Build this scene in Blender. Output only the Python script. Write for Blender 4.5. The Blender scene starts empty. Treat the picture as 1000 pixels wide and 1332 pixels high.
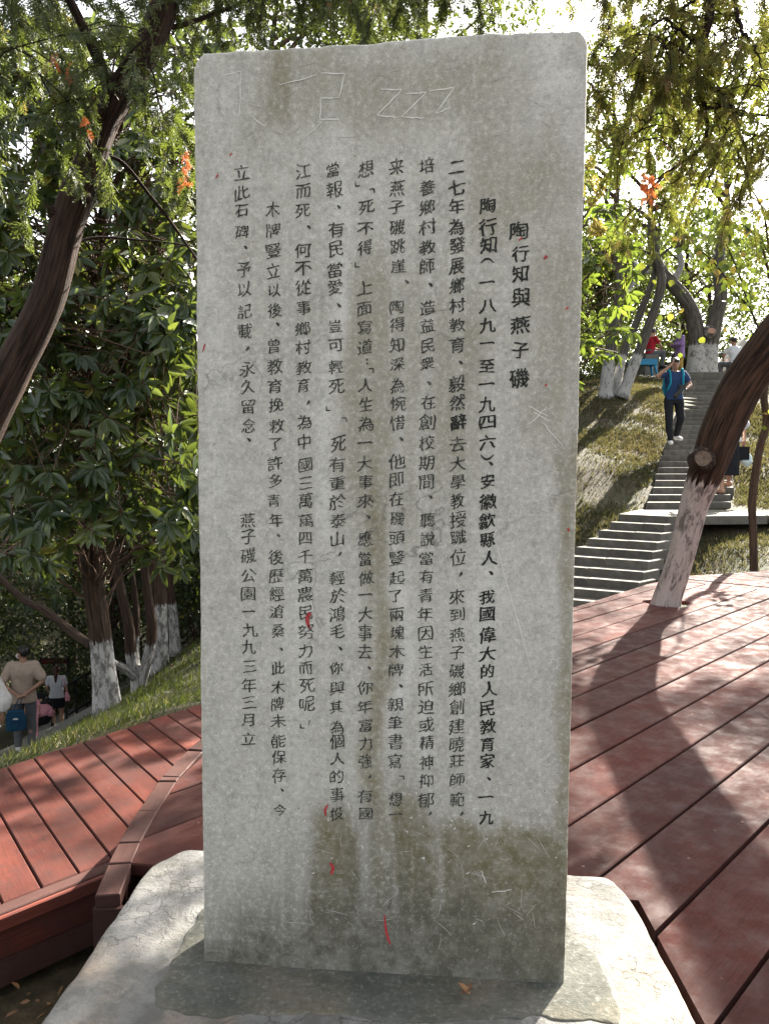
import bpy, bmesh, math, random
import numpy as np
from mathutils import Vector, Matrix, noise as mnoise

R = math.radians
random.seed(7)
rng = np.random.default_rng(7)
scene = bpy.context.scene
COL = scene.collection

# ------------------------------------------------------------------ camera, sky, sun, exposure
PITCH = R(3.9)
CAM = np.array([0.0, 0.0, 1.2])
cam_d = bpy.data.cameras.new("camera")
cam = bpy.data.objects.new("camera", cam_d)
COL.objects.link(cam)
cam.location = CAM
cam.rotation_euler = (R(90) - PITCH, 0, 0)
cam_d.sensor_fit = 'VERTICAL'
cam_d.sensor_height = 36
cam_d.lens = 36 * 1000 / 1332
cam_d.clip_start = 0.05
cam_d.clip_end = 2000
scene.camera = cam

SUN_EL = R(34)
SUN_AZ = math.atan2(.588, .809)            # from +Y towards +X
world = bpy.data.worlds.new("World")
scene.world = world
world.use_nodes = True
wn = world.node_tree
wn.nodes.clear()
w_out = wn.nodes.new('ShaderNodeOutputWorld')
w_bg = wn.nodes.new('ShaderNodeBackground')
w_sky = wn.nodes.new('ShaderNodeTexSky')
w_sky.sky_type = 'NISHITA'
w_sky.sun_disc = False
w_sky.sun_elevation = SUN_EL
w_sky.sun_rotation = SUN_AZ
w_sky.air_density = 1.0
w_sky.dust_density = 4.0
w_sky.ozone_density = 1.0
w_bg.inputs[1].default_value = 0.07
w_hsv = wn.nodes.new('ShaderNodeHueSaturation')      # hazy, whitish sky
w_hsv.inputs['Saturation'].default_value = 0.22
wn.links.new(w_sky.outputs[0], w_hsv.inputs['Color'])
wn.links.new(w_hsv.outputs[0], w_bg.inputs[0])
wn.links.new(w_bg.outputs[0], w_out.inputs[0])

sun_d = bpy.data.lights.new("sun", 'SUN')
sun_d.energy = 5.0
sun_d.angle = R(0.53)
sun_d.color = (1.0, .93, .82)
sun = bpy.data.objects.new("sun", sun_d)
COL.objects.link(sun)
sdir = Vector((math.sin(SUN_AZ) * math.cos(SUN_EL), math.cos(SUN_AZ) * math.cos(SUN_EL), math.sin(SUN_EL)))
sun.rotation_euler = sdir.to_track_quat('Z', 'Y').to_euler()
sun.location = (20, 20, 20)

scene.view_settings.view_transform = 'Standard'
scene.view_settings.look = 'None'
scene.view_settings.exposure = 2.9
scene.view_settings.gamma = 1
scene.view_settings.use_curve_mapping = False
scene.render.engine = 'CYCLES'
scene.cycles.max_bounces = 6
scene.cycles.diffuse_bounces = 3
scene.cycles.transmission_bounces = 3
scene.cycles.transparent_max_bounces = 6
scene.cycles.use_denoising = True

# ------------------------------------------------------------------ geometry of the photograph -> places in the world
def ray(px, py):
    u = (px - 500) / 1000; v = (666 - py) / 1000
    return np.array([u, math.cos(PITCH) + v * math.sin(PITCH), v * math.cos(PITCH) - math.sin(PITCH)])
def G(px, py, z):
    r = ray(px, py); return CAM + r * (z - CAM[2]) / r[2]
def P(px, py, Y):
    r = ray(px, py); return CAM + r * Y / r[1]
def proj(p):
    d = np.asarray(p) - CAM
    f = d[..., 1] * math.cos(PITCH) - d[..., 2] * math.sin(PITCH)
    v = d[..., 1] * math.sin(PITCH) + d[..., 2] * math.cos(PITCH)
    f = np.where(np.abs(f) < 1e-6, 1e-6, f)
    return 500 + 1000 * d[..., 0] / f, 666 - 1000 * v / f, f

# ------------------------------------------------------------------ helpers
def sn(t):
    """smooth value noise in 1D arrays"""
    t = np.asarray(t, float)
    i = np.floor(t).astype(int); f = t - i; f = f * f * (3 - 2 * f)
    h = lambda k: np.modf(np.abs(np.sin(k * 127.1 + 311.7) * 43758.5453))[0] * 2 - 1
    return h(i) * (1 - f) + h(i + 1) * f
def noise2(x, y, seed=0):
    x = np.asarray(x, float); y = np.asarray(y, float)
    i = np.floor(x).astype(np.int64); j = np.floor(y).astype(np.int64)
    fx = x - i; fy = y - j
    fx = fx * fx * (3 - 2 * fx); fy = fy * fy * (3 - 2 * fy)
    def h(a, b):
        n = (a * 374761393 + b * 668265263 + seed * 982451653) & 0x7fffffff
        n = ((n ^ (n >> 13)) * 1274126177) & 0x7fffffff
        n = n ^ (n >> 16)
        return (n & 0xffff) / 65535.0
    return (h(i, j) * (1 - fx) + h(i + 1, j) * fx) * (1 - fy) + (h(i, j + 1) * (1 - fx) + h(i + 1, j + 1) * fx) * fy
def fbm2(x, y, o=4, seed=0):
    s = 0; a = .5; t = 0
    for k in range(o):
        s = s + a * noise2(x * 2 ** k + 17.3 * k, y * 2 ** k + 9.1 * k, seed + k); t += a; a *= .5
    return s / t
def sstep(a, b, x):
    t = np.clip((x - a) / (b - a), 0, 1); return t * t * (3 - 2 * t)
def catmull(pts, n):
    pts = np.asarray(pts, float)
    if len(pts) < 3:
        t = np.linspace(0, 1, n)[:, None]
        return pts[0] * (1 - t) + pts[-1] * t
    p = np.vstack([2 * pts[0] - pts[1], pts, 2 * pts[-1] - pts[-2]])
    seg = np.linspace(0, len(pts) - 1 - 1e-9, n)
    i = seg.astype(int); t = (seg - i)[:, None]
    a, b, c, d = p[i], p[i + 1], p[i + 2], p[i + 3]
    return .5 * ((2 * b) + (c - a) * t + (2 * a - 5 * b + 4 * c - d) * t ** 2 + (3 * b - a - 3 * c + d) * t ** 3)

class MB:
    """collects shapes and links them as one mesh object"""
    def __init__(s):
        s.V = []; s.F = []; s.n = 0; s.A = {}
    def add(s, V, faces, **attrs):
        V = np.asarray(V, float).reshape(-1, 3)
        fl = faces if isinstance(faces, list) else [faces]
        groups = {}
        for f in fl:
            f = np.asarray(f)
            if f.ndim == 1: f = f[None]
            groups.setdefault(f.shape[1], []).append(f)
        for k, v in groups.items():
            s.F.append(np.vstack(v).astype(np.int64) + s.n)
        for k, v in attrs.items():
            s.A.setdefault(k, []).append((s.n, np.broadcast_to(np.asarray(v, float), (len(V),))))
        s.V.append(V); s.n += len(V)
        return s
    def box(s, x0, x1, y0, y1, z0, z1, M=None):
        V = np.array([[x, y, z] for z in (z0, z1) for y in (y0, y1) for x in (x0, x1)])
        if M is not None: V = (np.array(M.to_3x3()) @ V.T).T + np.array(M.translation)
        s.add(V, [[0, 2, 3, 1], [4, 5, 7, 6], [0, 1, 5, 4], [2, 6, 7, 3], [0, 4, 6, 2], [1, 3, 7, 5]])
        return s
    def tube(s, pts, rad, sides=8, cap=True, furrow=None, wash=None, **attrs):
        pts = np.asarray(pts, float); n = len(pts)
        rad = np.broadcast_to(np.asarray(rad, float), (n,))
        T = np.gradient(pts, axis=0); T /= np.linalg.norm(T, axis=1)[:, None] + 1e-9
        u = np.cross(T[0], [0, 0, 1.0] if abs(T[0][2]) < .9 else [0, 1.0, 0]); u /= np.linalg.norm(u)
        U = [u]
        for i in range(1, n):
            u = U[-1] - T[i] * np.dot(U[-1], T[i]); u /= np.linalg.norm(u) + 1e-9; U.append(u)
        U = np.array(U); W = np.cross(T, U)
        a = np.arange(sides) * 2 * math.pi / sides
        L = np.concatenate([[0], np.cumsum(np.linalg.norm(np.diff(pts, axis=0), axis=1))])
        rr = rad[:, None] * np.ones(sides)[None]
        if furrow: rr = rr * (1 + furrow(a[None, :], L[:, None]))
        V = pts[:, None, :] + rr[..., None] * (np.cos(a)[None, :, None] * U[:, None, :] + np.sin(a)[None, :, None] * W[:, None, :])
        i = np.arange(n - 1)[:, None] * sides; j = np.arange(sides)[None]; k = (j + 1) % sides
        F = np.stack([i + j, i + k, i + sides + k, i + sides + j], -1).reshape(-1, 4)
        at = dict(attrs)
        at['ang'] = np.tile(a / (2 * math.pi), n); at['along'] = np.repeat(L, sides)
        if wash is not None: at['wash'] = np.repeat(wash - L, sides)
        fs = [F]
        V = V.reshape(-1, 3)
        if cap:
            fs += [np.arange(sides)[::-1][None], ((n - 1) * sides + np.arange(sides))[None]]
        s.add(V, fs, **at)
        return s
    def build(s, name, mat, parent=None, smooth=True, loc=None, link=True, kind=None):
        me = bpy.data.meshes.new(name)
        V = np.vstack(s.V) if s.V else np.zeros((0, 3))
        if loc is not None: V = V - np.asarray(loc)
        tot = sum(len(f) for f in s.F)
        sizes = np.concatenate([np.full(len(f), f.shape[1]) for f in s.F])
        idx = np.concatenate([f.ravel() for f in s.F])
        me.vertices.add(len(V)); me.vertices.foreach_set('co', V.astype(np.float32).ravel())
        me.loops.add(len(idx)); me.loops.foreach_set('vertex_index', idx.astype(np.int32))
        me.polygons.add(tot)
        st = np.concatenate([[0], np.cumsum(sizes)[:-1]])
        me.polygons.foreach_set('loop_start', st.astype(np.int32))
        try: me.polygons.foreach_set('loop_total', sizes.astype(np.int32))
        except Exception: pass
        me.polygons.foreach_set('use_smooth', np.full(tot, bool(smooth)))
        me.update(calc_edges=True)
        for k, lst in s.A.items():
            arr = np.zeros(len(V), np.float32)
            for st_, v in lst: arr[st_:st_ + len(v)] = v
            at = me.attributes.new(k, 'FLOAT', 'POINT'); at.data.foreach_set('value', arr)
        if mat: me.materials.append(mat)
        o = bpy.data.objects.new(name, me)
        if link: COL.objects.link(o)
        if loc is not None: o.location = loc
        if parent: o.parent = parent
        if kind: o['kind'] = kind
        return o

def tag(o, label=None, cat=None, group=None, kind=None):
    if label: o['label'] = label
    if cat: o['category'] = cat
    if group: o['group'] = group
    if kind: o['kind'] = kind
    return o
def empty(name, loc, label, cat, group=None, rz=0):
    o = bpy.data.objects.new(name, None); COL.objects.link(o)
    o.location = loc; o.rotation_euler = (0, 0, rz); o.empty_display_size = .2
    return tag(o, label, cat, group)

# ------------------------------------------------------------------ materials
class NT:
    def __init__(s, name):
        s.m = bpy.data.materials.new(name); s.m.use_nodes = True
        s.t = s.m.node_tree; s.t.nodes.clear()
        s.out = s.n('ShaderNodeOutputMaterial')
    def n(s, t, **kw):
        x = s.t.nodes.new(t)
        for k, v in kw.items(): setattr(x, k, v)
        return x
    def L(s, a, b): s.t.links.new(a, b)
    def val(s, node, i, v):
        if hasattr(v, 'links') or hasattr(v, 'is_linked'): s.L(v, node.inputs[i])
        else: node.inputs[i].default_value = v
    def coord(s, kind='Object', scale=None, loc=None):
        c = s.n('ShaderNodeTexCoord').outputs[kind]
        if scale or loc:
            m = s.n('ShaderNodeMapping'); s.L(c, m.inputs[0])
            if scale: m.inputs['Scale'].default_value = scale
            if loc: m.inputs['Location'].default_value = loc
            c = m.outputs[0]
        return c
    def noise(s, vec, scale, detail=4, rough=.55, dist=0):
        x = s.n('ShaderNodeTexNoise'); s.L(vec, x.inputs['Vector'])
        x.inputs['Scale'].default_value = scale; x.inputs['Detail'].default_value = detail
        x.inputs['Roughness'].default_value = rough; x.inputs['Distortion'].default_value = dist
        return x.outputs['Fac']
    def voro(s, vec, scale, feature='F1', out='Distance', rnd=1):
        x = s.n('ShaderNodeTexVoronoi', feature=feature); s.L(vec, x.inputs['Vector'])
        x.inputs['Scale'].default_value = scale; x.inputs['Randomness'].default_value = rnd
        return x.outputs[out]
    def attr(s, name, out='Fac'):
        return s.n('ShaderNodeAttribute', attribute_name=name).outputs[out]
    def math(s, op, a, b=0.0, clamp=False):
        x = s.n('ShaderNodeMath', operation=op, use_clamp=clamp)
        s.val(x, 0, a); s.val(x, 1, b); return x.outputs[0]
    def ramp(s, f, stops, interp='LINEAR'):
        x = s.n('ShaderNodeValToRGB'); x.color_ramp.interpolation = interp
        e = x.color_ramp.elements
        while len(e) < len(stops): e.new(.5)
        for el, (p, c) in zip(e, stops):
            el.position = p; el.color = (c[0], c[1], c[2], 1) if hasattr(c, '__len__') else (c, c, c, 1)
        s.L(f, x.inputs[0]); return x.outputs[0]
    def mix(s, f, a, b, mode='MIX'):
        x = s.n('ShaderNodeMix', data_type='RGBA', blend_type=mode)
        s.val(x, 0, f)
        for i, v in ((6, a), (7, b)):
            if isinstance(v, tuple): x.inputs[i].default_value = (*v[:3], 1)
            else: s.L(v, x.inputs[i])
        return x.outputs[2]
    def bump(s, h, strength=.3, dist=.01, normal=None):
        x = s.n('ShaderNodeBump'); s.L(h, x.inputs['Height'])
        x.inputs['Strength'].default_value = strength; x.inputs['Distance'].default_value = dist
        if normal is not None: s.L(normal, x.inputs['Normal'])
        return x.outputs[0]
    def bsdf(s, col, rough=.6, normal=None, spec=.5, **kw):
        b = s.n('ShaderNodeBsdfPrincipled')
        if isinstance(col, tuple): b.inputs['Base Color'].default_value = (*col[:3], 1)
        else: s.L(col, b.inputs['Base Color'])
        s.val(b, 'Roughness', rough) if not isinstance(rough, float) else setattr(b.inputs['Roughness'], 'default_value', rough)
        b.inputs['Specular IOR Level'].default_value = spec
        if normal is not None: s.L(normal, b.inputs['Normal'])
        s.b = b
        s.L(b.outputs[0], s.out.inputs[0])
        return b
    def translucent(s, col, fac):
        t = s.n('ShaderNodeBsdfTranslucent')
        if isinstance(col, tuple): t.inputs[0].default_value = (*col, 1)
        else: s.L(col, t.inputs[0])
        mx = s.n('ShaderNodeMixShader'); mx.inputs[0].default_value = fac
        s.L(s.b.outputs[0], mx.inputs[1]); s.L(t.outputs[0], mx.inputs[2])
        s.L(mx.outputs[0], s.out.inputs[0])

def m_plain(name, col, rough=.6, spec=.4, var=.12, scale=30, metal=0):
    t = NT(name); c = t.coord()
    f = t.noise(c, scale, 3)
    lo = tuple(x * (1 - var) for x in col); hi = tuple(min(1, x * (1 + var)) for x in col)
    b = t.bsdf(t.ramp(f, [(.3, lo), (.7, hi)]), rough, t.bump(f, .15, .002), spec)
    b.inputs['Metallic'].default_value = metal
    return t.m

def m_wood(name, a, b_, rough=.42):
    t = NT(name); c = t.coord()
    oi = t.n('ShaderNodeObjectInfo').outputs['Random']
    off = t.n('ShaderNodeVectorMath', operation='ADD'); t.L(c, off.inputs[0])
    cx = t.n('ShaderNodeCombineXYZ'); t.L(t.math('MULTIPLY', oi, 37.0), cx.inputs[0]); t.L(t.math('MULTIPLY', oi, 91.0), cx.inputs[1])
    t.L(cx.outputs[0], off.inputs[1]); v = off.outputs[0]
    mp = t.n('ShaderNodeMapping'); t.L(v, mp.inputs[0]); mp.inputs['Scale'].default_value = (1.2, 22, 22)
    grain = t.noise(mp.outputs[0], 4, 6, .65, .4)
    patch = t.noise(v, 2.2, 5, .6)
    worn = t.noise(v, 9, 6, .7)
    spots = t.voro(v, 15)
    col = t.mix(t.math('MULTIPLY', grain, .9), a, b_)
    dull = t.ramp(patch, [(.38, 0), (.66, .75)])
    col = t.mix(dull, col, (.050, .025, .022))
    fg = t.n('ShaderNodeMapping'); t.L(v, fg.inputs[0]); fg.inputs['Scale'].default_value = (.9, 34, 34)
    fgn = t.noise(fg.outputs[0], 9, 5, .7)
    col = t.mix(t.ramp(fgn, [(.50, 0), (.68, .6)]), col, (.018, .009, .008))
    col = t.mix(t.ramp(t.noise(v, 60, 4, .8), [(.56, 0), (.70, .5)]), col, (.085, .036, .029))
    col = t.mix(t.ramp(t.noise(v, 5.5, 7, .75), [(.50, 0), (.64, .6)]), col, (.052, .030, .027))
    wr = t.ramp(worn, [(.60, 0), (.76, .55)])
    col = t.mix(wr, col, (.095, .042, .034))
    sp = t.ramp(spots, [(.03, .8), (.09, 0)])
    spm = t.math('MULTIPLY', sp, t.ramp(t.noise(v, 3.1, 2), [(.5, 0), (.62, 1)]))
    col = t.mix(spm, col, (.26, .15, .12))
    rnd = t.math('ADD', t.math('MULTIPLY', oi, .6), .68)
    hv = t.n('ShaderNodeHueSaturation'); t.L(col, hv.inputs['Color']); t.L(rnd, hv.inputs['Value'])
    rg = t.ramp(worn, [(.35, rough - .05), (.6, rough + .28)])
    nb = t.bump(grain, .35, .002)
    nb = t.bump(fgn, .4, .0015, nb)
    nb = t.bump(worn, .3, .004, nb)
    t.bsdf(hv.outputs[0], rg, nb, .10)
    return t.m

def m_bark(name, dark, light, wash=False, washcol=(.62, .60, .56), furrow=26, cover=.5):
    t = NT(name)
    ang = t.attr('ang'); al = t.attr('along')
    sa = t.math('SINE', t.math('MULTIPLY', ang, 6.28318)); ca = t.math('COSINE', t.math('MULTIPLY', ang, 6.28318))
    cx = t.n('ShaderNodeCombineXYZ'); t.L(sa, cx.inputs[0]); t.L(ca, cx.inputs[1]); t.L(t.math('MULTIPLY', al, .55), cx.inputs[2])
    f = t.noise(cx.outputs[0], 5.5, 7, .68, .3)
    cx2 = t.n('ShaderNodeCombineXYZ'); t.L(sa, cx2.inputs[0]); t.L(ca, cx2.inputs[1]); t.L(t.math('MULTIPLY', al, 3.2), cx2.inputs[2])
    f2 = t.noise(cx2.outputs[0], 2.4, 6, .7, .6)
    col = t.ramp(f, [(.38, dark), (.60, light)])
    col = t.mix(t.math('MULTIPLY', f2, .35), col, tuple(x * .5 for x in dark))
    h = f
    if wash:
        w = t.attr('wash')
        edge = t.math('ADD', t.math('MULTIPLY', w, 7.0), t.math('MULTIPLY', t.math('SUBTRACT', f, .5), 2.2), clamp=False)
        m1 = t.math('MULTIPLY', t.ramp(edge, [(.0, 0), (.12, 1)]), t.ramp(f2, [(cover - .05, 1), (cover + .07, .0)]))
        wc = t.mix(f, tuple(x * .72 for x in washcol), washcol)
        base = t.mix(t.ramp(edge, [(.0, 0), (.15, .8)]), col, tuple(x * .34 for x in washcol))
        col = t.mix(m1, base, wc)
    nb = t.bump(f, 1.0, .05); nb = t.bump(f2, .5, .012, nb)
    t.bsdf(col, .85, nb, .2)
    return t.m

def m_leaf(name, stops, trans=.35, rough=.4, tcol=None, spec=.5):
    t = NT(name); a = t.attr('tint')
    col = t.ramp(a, stops)
    t.bsdf(col, rough, None, spec)
    if tcol: tc = t.mix(.6, col, tcol)
    else: tc = t.mix(.35, col, (.30, .36, .03))
    t.translucent(tc, trans)
    return t.m

def m_ground(name):
    t = NT(name); c = t.coord()
    n1 = t.noise(c, .8, 6, .6); n2 = t.noise(c, 14, 5, .7)
    col = t.ramp(n2, [(.3, (.022, .018, .010)), (.55, (.055, .042, .024)), (.75, (.10, .075, .042))])
    col = t.mix(t.ramp(n1, [(.4, 0), (.6, .7)]), col, (.030, .036, .012))
    t.bsdf(col, .9, t.bump(n2, .6, .03), .2)
    return t.m

def m_stone(name, a, b_, sc=6, rough=.85, b_str=.4):
    t = NT(name); c = t.coord()
    oi = t.n('ShaderNodeObjectInfo').outputs['Random']
    n1 = t.noise(c, sc, 6, .65); n2 = t.noise(c, sc * 11, 4, .7)
    col = t.ramp(n1, [(.3, a), (.7, b_)])
    col = t.mix(t.math('MULTIPLY', n2, .5), col, tuple(x * .45 for x in a))
    hv = t.n('ShaderNodeHueSaturation'); t.L(col, hv.inputs['Color']); t.L(t.math('ADD', t.math('MULTIPLY', oi, .4), .8), hv.inputs['Value'])
    t.bsdf(hv.outputs[0], rough, t.bump(n2, b_str, .006), .3)
    return t.m

M = {}
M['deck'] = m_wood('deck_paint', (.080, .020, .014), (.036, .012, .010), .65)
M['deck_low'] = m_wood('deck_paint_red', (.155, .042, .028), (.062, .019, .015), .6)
M['trim'] = m_wood('trim_paint', (.058, .026, .021), (.032, .018, .015), .5)
M['bark_dark'] = m_bark('bark_dark', (.012, .008, .006), (.085, .052, .038))
M['bark_lean'] = m_bark('bark_lean', (.016, .009, .006), (.115, .065, .042), True, (.62, .52, .47), cover=.535)
M['bark_wash'] = m_bark('bark_wash', (.015, .010, .007), (.10, .06, .04), True, (.50, .49, .47), cover=.49)
M['bark_grey'] = m_bark('bark_grey', (.05, .045, .038), (.17, .155, .135), True, (.50, .49, .48), cover=.55)
M['bark_sap'] = m_bark('bark_sapling', (.05, .032, .022), (.20, .13, .09))
M['twig'] = m_plain('twig', (.07, .04, .025), .9)
M['cut_wood'] = m_plain('cut_wood', (.15, .11, .08), .9, var=.35, scale=60)
M['cut_pink'] = m_plain('cut_pink', (.42, .25, .19), .9)
M['ground'] = m_ground('soil')
M['step'] = m_stone('step_stone', (.085, .080, .070), (.185, .172, .15))
M['wall'] = m_stone('wall_stone', (.12, .12, .11), (.20, .195, .18))
M['path'] = m_stone('path_stone', (.13, .13, .12), (.23, .225, .21))
M['rock'] = m_stone('rock', (.035, .042, .036), (.10, .11, .10), 5)
M['bigleaf'] = m_leaf('broad_leaf', [(0, (.018, .038, .015)), (.45, (.040, .068, .021)), (.8, (.105, .120, .026)), (1, (.22, .19, .04))], .32, .33)
M['darkleaf'] = m_leaf('dark_leaf', [(0, (.010, .022, .009)), (.7, (.024, .042, .014)), (.95, (.09, .12, .03)), (1, (.26, .22, .05))], .28, .45)
M['midleaf'] = m_leaf('mid_leaf', [(0, (.015, .028, .009)), (.7, (.042, .062, .016)), (1, (.18, .19, .035))], .40, .5)
M['brightleaf'] = m_leaf('bright_leaf', [(0, (.030, .062, .016)), (.6, (.075, .125, .020)), (1, (.32, .33, .05))], .48, .35)
M['heartleaf'] = m_leaf('heart_leaf', [(0, (.03, .06, .022)), (.5, (.075, .12, .025)), (.85, (.26, .26, .035)), (1, (.40, .20, .05))], .42, .45)
M['needle'] = m_leaf('cypress_spray', [(0, (.035, .042, .012)), (.5, (.11, .105, .026)), (.85, (.23, .17, .055)), (1, (.30, .15, .08))], .5, .6)
M['needle_green'] = m_leaf('cypress_green', [(0, (.020, .036, .014)), (.6, (.055, .075, .026)), (.93, (.16, .15, .07)), (1, (.26, .12, .06))], .36, .6)
M['rust'] = m_leaf('rust_spray', [(0, (.45, .10, .03)), (1, (.62, .22, .08))], .35, .6, (.7, .2, .05))
M['seed'] = m_leaf('seed_cluster', [(0, (.35, .27, .09)), (1, (.5, .38, .12))], .3, .6)
M['grass'] = m_leaf('grass_blade', [(0, (.010, .020, .006)), (.5, (.026, .038, .010)), (.75, (.085, .080, .028)), (1, (.40, .31, .15))], .35, .6)
M['drygrass'] = m_leaf('dry_grass_blade', [(0, (.016, .027, .008)), (.4, (.038, .042, .014)), (.75, (.085, .062, .028)), (1, (.19, .13, .065))], .3, .65, (.17, .15, .05))
M['deadleaf'] = m_leaf('dead_leaf', [(0, (.09, .04, .02)), (1, (.28, .14, .06))], .15, .7)

# ------------------------------------------------------------------ terrain
ctrl = np.array([
 (-1,1,-.62),(0,1,-.6),(1.5,1,-.6),(3,3,-.5),(0,4,-.6),(-1,3,-.62),(2,6,-.55),(4,7,-.4),(6,6,-.4),(.5,2,-.6),
 (0,-5,-.6),(5,-5,-.5),(-6,-4,-1.8),(10,0,-.3),(10,-10,-.3),(-10,-10,-3),(-1.5,2,-.62),(-2.5,1,-.9),
 (-1.35,4.75,-.40),(-2.0,3.75,-.40),(-1,6.0,-.62),(-1.9,5.0,-.62),(-3.2,2.9,-.85),(-1.5,4.0,-.5),(-.9,5.2,-.4),
 (-3.0,8.5,-1.62),(-3.4,11.5,-1.98),(-3.2,10,-1.85),(-4.1,15,-2.6),(-2.2,7,-1.05),(-3,5.5,-1.15),(-1.8,8.5,-.9),(-1.6,11,-.9),
 (-4.2,4,-1.6),(-5.2,7,-2.5),(-6,12.7,-3.72),(-8.1,19,-5.6),(-5.2,12,-3.3),(-6.6,17,-4.6),(-4.9,9.5,-2.75),(-4.6,13.5,-3.0),
 (0,10,-.9),(0,15,-.5),(-2,20,-1.8),(-10,10,-5),(-14,20,-7.5),(0,30,1.5),(-8,30,-4.5),(-10,14,-5.2),
 (1.6,6.9,-.5),(2.6,7.9,-.4),(3.3,8.4,-.25),(4.3,8.7,-.13),(6,9,-.05),
 (2.5,9.4,-.75),(3.3,9.6,-.65),(4.2,11.4,.28),(6,11.2,.3),(9,11,.35),(4.6,9.9,.05),(5.2,10.4,.16),(2.2,11,-.2),
 (3.5,14,1.15),(4.1,16,1.8),(5.4,18,2.68),(4.2,18.2,2.6),(3.9,12.6,.55),(4.5,13.7,1.0),(5.0,15,1.42),(2.5,13,.5),
 (5.2,13.5,.75),(6.6,17,2.0),(7.9,20,2.95),(6.9,19.5,2.95),
 (9.5,17,2.1),(10.6,20,3.2),(7.2,14,1.05),(8,22.5,3.62),(12,24,3.8),(6,26,3.85),(3,24,3.2),(15,15,2),(10,35,4),(0,40,2.5),(20,30,4),(9,27,3.9),(13,10,.5)], float)
def _U(r2): return np.where(r2 > 1e-12, r2 * np.log(np.maximum(r2, 1e-12)), 0)
_n = len(ctrl)
_K = _U(((ctrl[:, None, :2] - ctrl[None, :, :2]) ** 2).sum(-1)) + np.eye(_n) * .02
_P = np.c_[np.ones(_n), ctrl[:, :2]]
_A = np.block([[_K, _P], [_P.T, np.zeros((3, 3))]])
_w = np.linalg.solve(_A, np.r_[ctrl[:, 2], 0, 0, 0])
def gz(x, y):
    x = np.asarray(x, float); y = np.asarray(y, float)
    cx = np.clip(x, -14, 16); cy = np.clip(y, -8, 38)
    r2 = (cx[..., None] - ctrl[:, 0]) ** 2 + (cy[..., None] - ctrl[:, 1]) ** 2
    z = _U(r2) @ _w[:_n] + _w[_n] + _w[_n + 1] * cx + _w[_n + 2] * cy
    return z + (fbm2(x * .9 + 50, y * .9 + 50, 3) - .5) * .10
def axis(lo, hi, step, far):
    a = np.arange(lo, hi + 1e-6, step)
    e = np.cumsum(step * 1.35 ** np.arange(1, 25)); e = e[e < far]
    return np.concatenate([(lo - e)[::-1], a, hi + e])
ax_ = axis(-14, 14, .2, 900); ay_ = axis(-4, 34, .2, 900)
X_, Y_ = np.meshgrid(ax_, ay_)
Z_ = gz(X_, Y_)
mb = MB(); nx = len(ax_); ny = len(ay_)
ii, jj = np.meshgrid(np.arange(nx - 1), np.arange(ny - 1)); b0 = (jj * nx + ii).ravel()
mb.add(np.c_[X_.ravel(), Y_.ravel(), Z_.ravel()], np.c_[b0, b0 + 1, b0 + nx + 1, b0 + nx])
g = mb.build('ground', M['ground']); g['kind'] = 'structure'; g['label'] = 'sloping soil of the wooded park hillside'

# path on the left, following the slope down
mb = MB()
cl = catmull([(-5.0, 4), (-5.6, 9), (-6.3, 13), (-7.4, 17), (-7.9, 21), (-6.5, 26)], 60)
tn = np.gradient(cl, axis=0); tn /= np.linalg.norm(tn, axis=1)[:, None]; pn = np.c_[tn[:, 1], -tn[:, 0]]
rows = []
offs = np.linspace(-1.6, 1.3, 9)
for o_ in offs:
    q = cl + pn * o_; rows.append(np.c_[q, gz(q[:, 0], q[:, 1]) + .05])
V = np.stack(rows, 1); m_ = len(offs)
a, b = np.meshgrid(np.arange(m_ - 1), np.arange(len(cl) - 1)); i0 = (b * m_ + a).ravel()
mb.add(V.reshape(-1, 3), np.c_[i0, i0 + 1, i0 + m_ + 1, i0 + m_])
o = mb.build('footpath', M['path']); o['kind'] = 'structure'; o['label'] = 'grey paved footpath descending past the trees'

# ------------------------------------------------------------------ decks: every plank its own object
def clip_half(poly, n, c):
    """keep n.p <= c"""
    out = []
    for i in range(len(poly)):
        a, b = poly[i], poly[(i + 1) % len(poly)]
        da = n[0] * a[0] + n[1] * a[1] - c; db = n[0] * b[0] + n[1] * b[1] - c
        if da <= 0: out.append(a)
        if (da < 0 < db) or (db < 0 < da):
            t = da / (da - db); out.append((a[0] + (b[0] - a[0]) * t, a[1] + (b[1] - a[1]) * t))
    return out
def half_right_of(p, q):
    """half-plane on the right side of the line p->q as (n, c) with n.x <= c"""
    d = (q[0] - p[0], q[1] - p[1]); n = (-d[1], d[0]); l = math.hypot(*n); n = (n[0] / l, n[1] / l)
    return n, n[0] * p[0] + n[1] * p[1]
def half_left_of(p, q):
    return half_right_of(q, p)
def area(poly):
    return .5 * sum(poly[i][0] * poly[(i + 1) % len(poly)][1] - poly[(i + 1) % len(poly)][0] * poly[i][1] for i in range(len(poly))) if len(poly) > 2 else 0
def inset(poly, d):
    for i in range(len(poly)):
        pass
    out = poly
    for i in range(len(poly)):
        p, q = poly[i], poly[(i + 1) % len(poly)]
        if math.hypot(p[0] - q[0], p[1] - q[1]) < 1e-4: continue
        n, c = half_left_of(p, q)
        out = clip_half(out, n, c - d)
    return out
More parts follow.
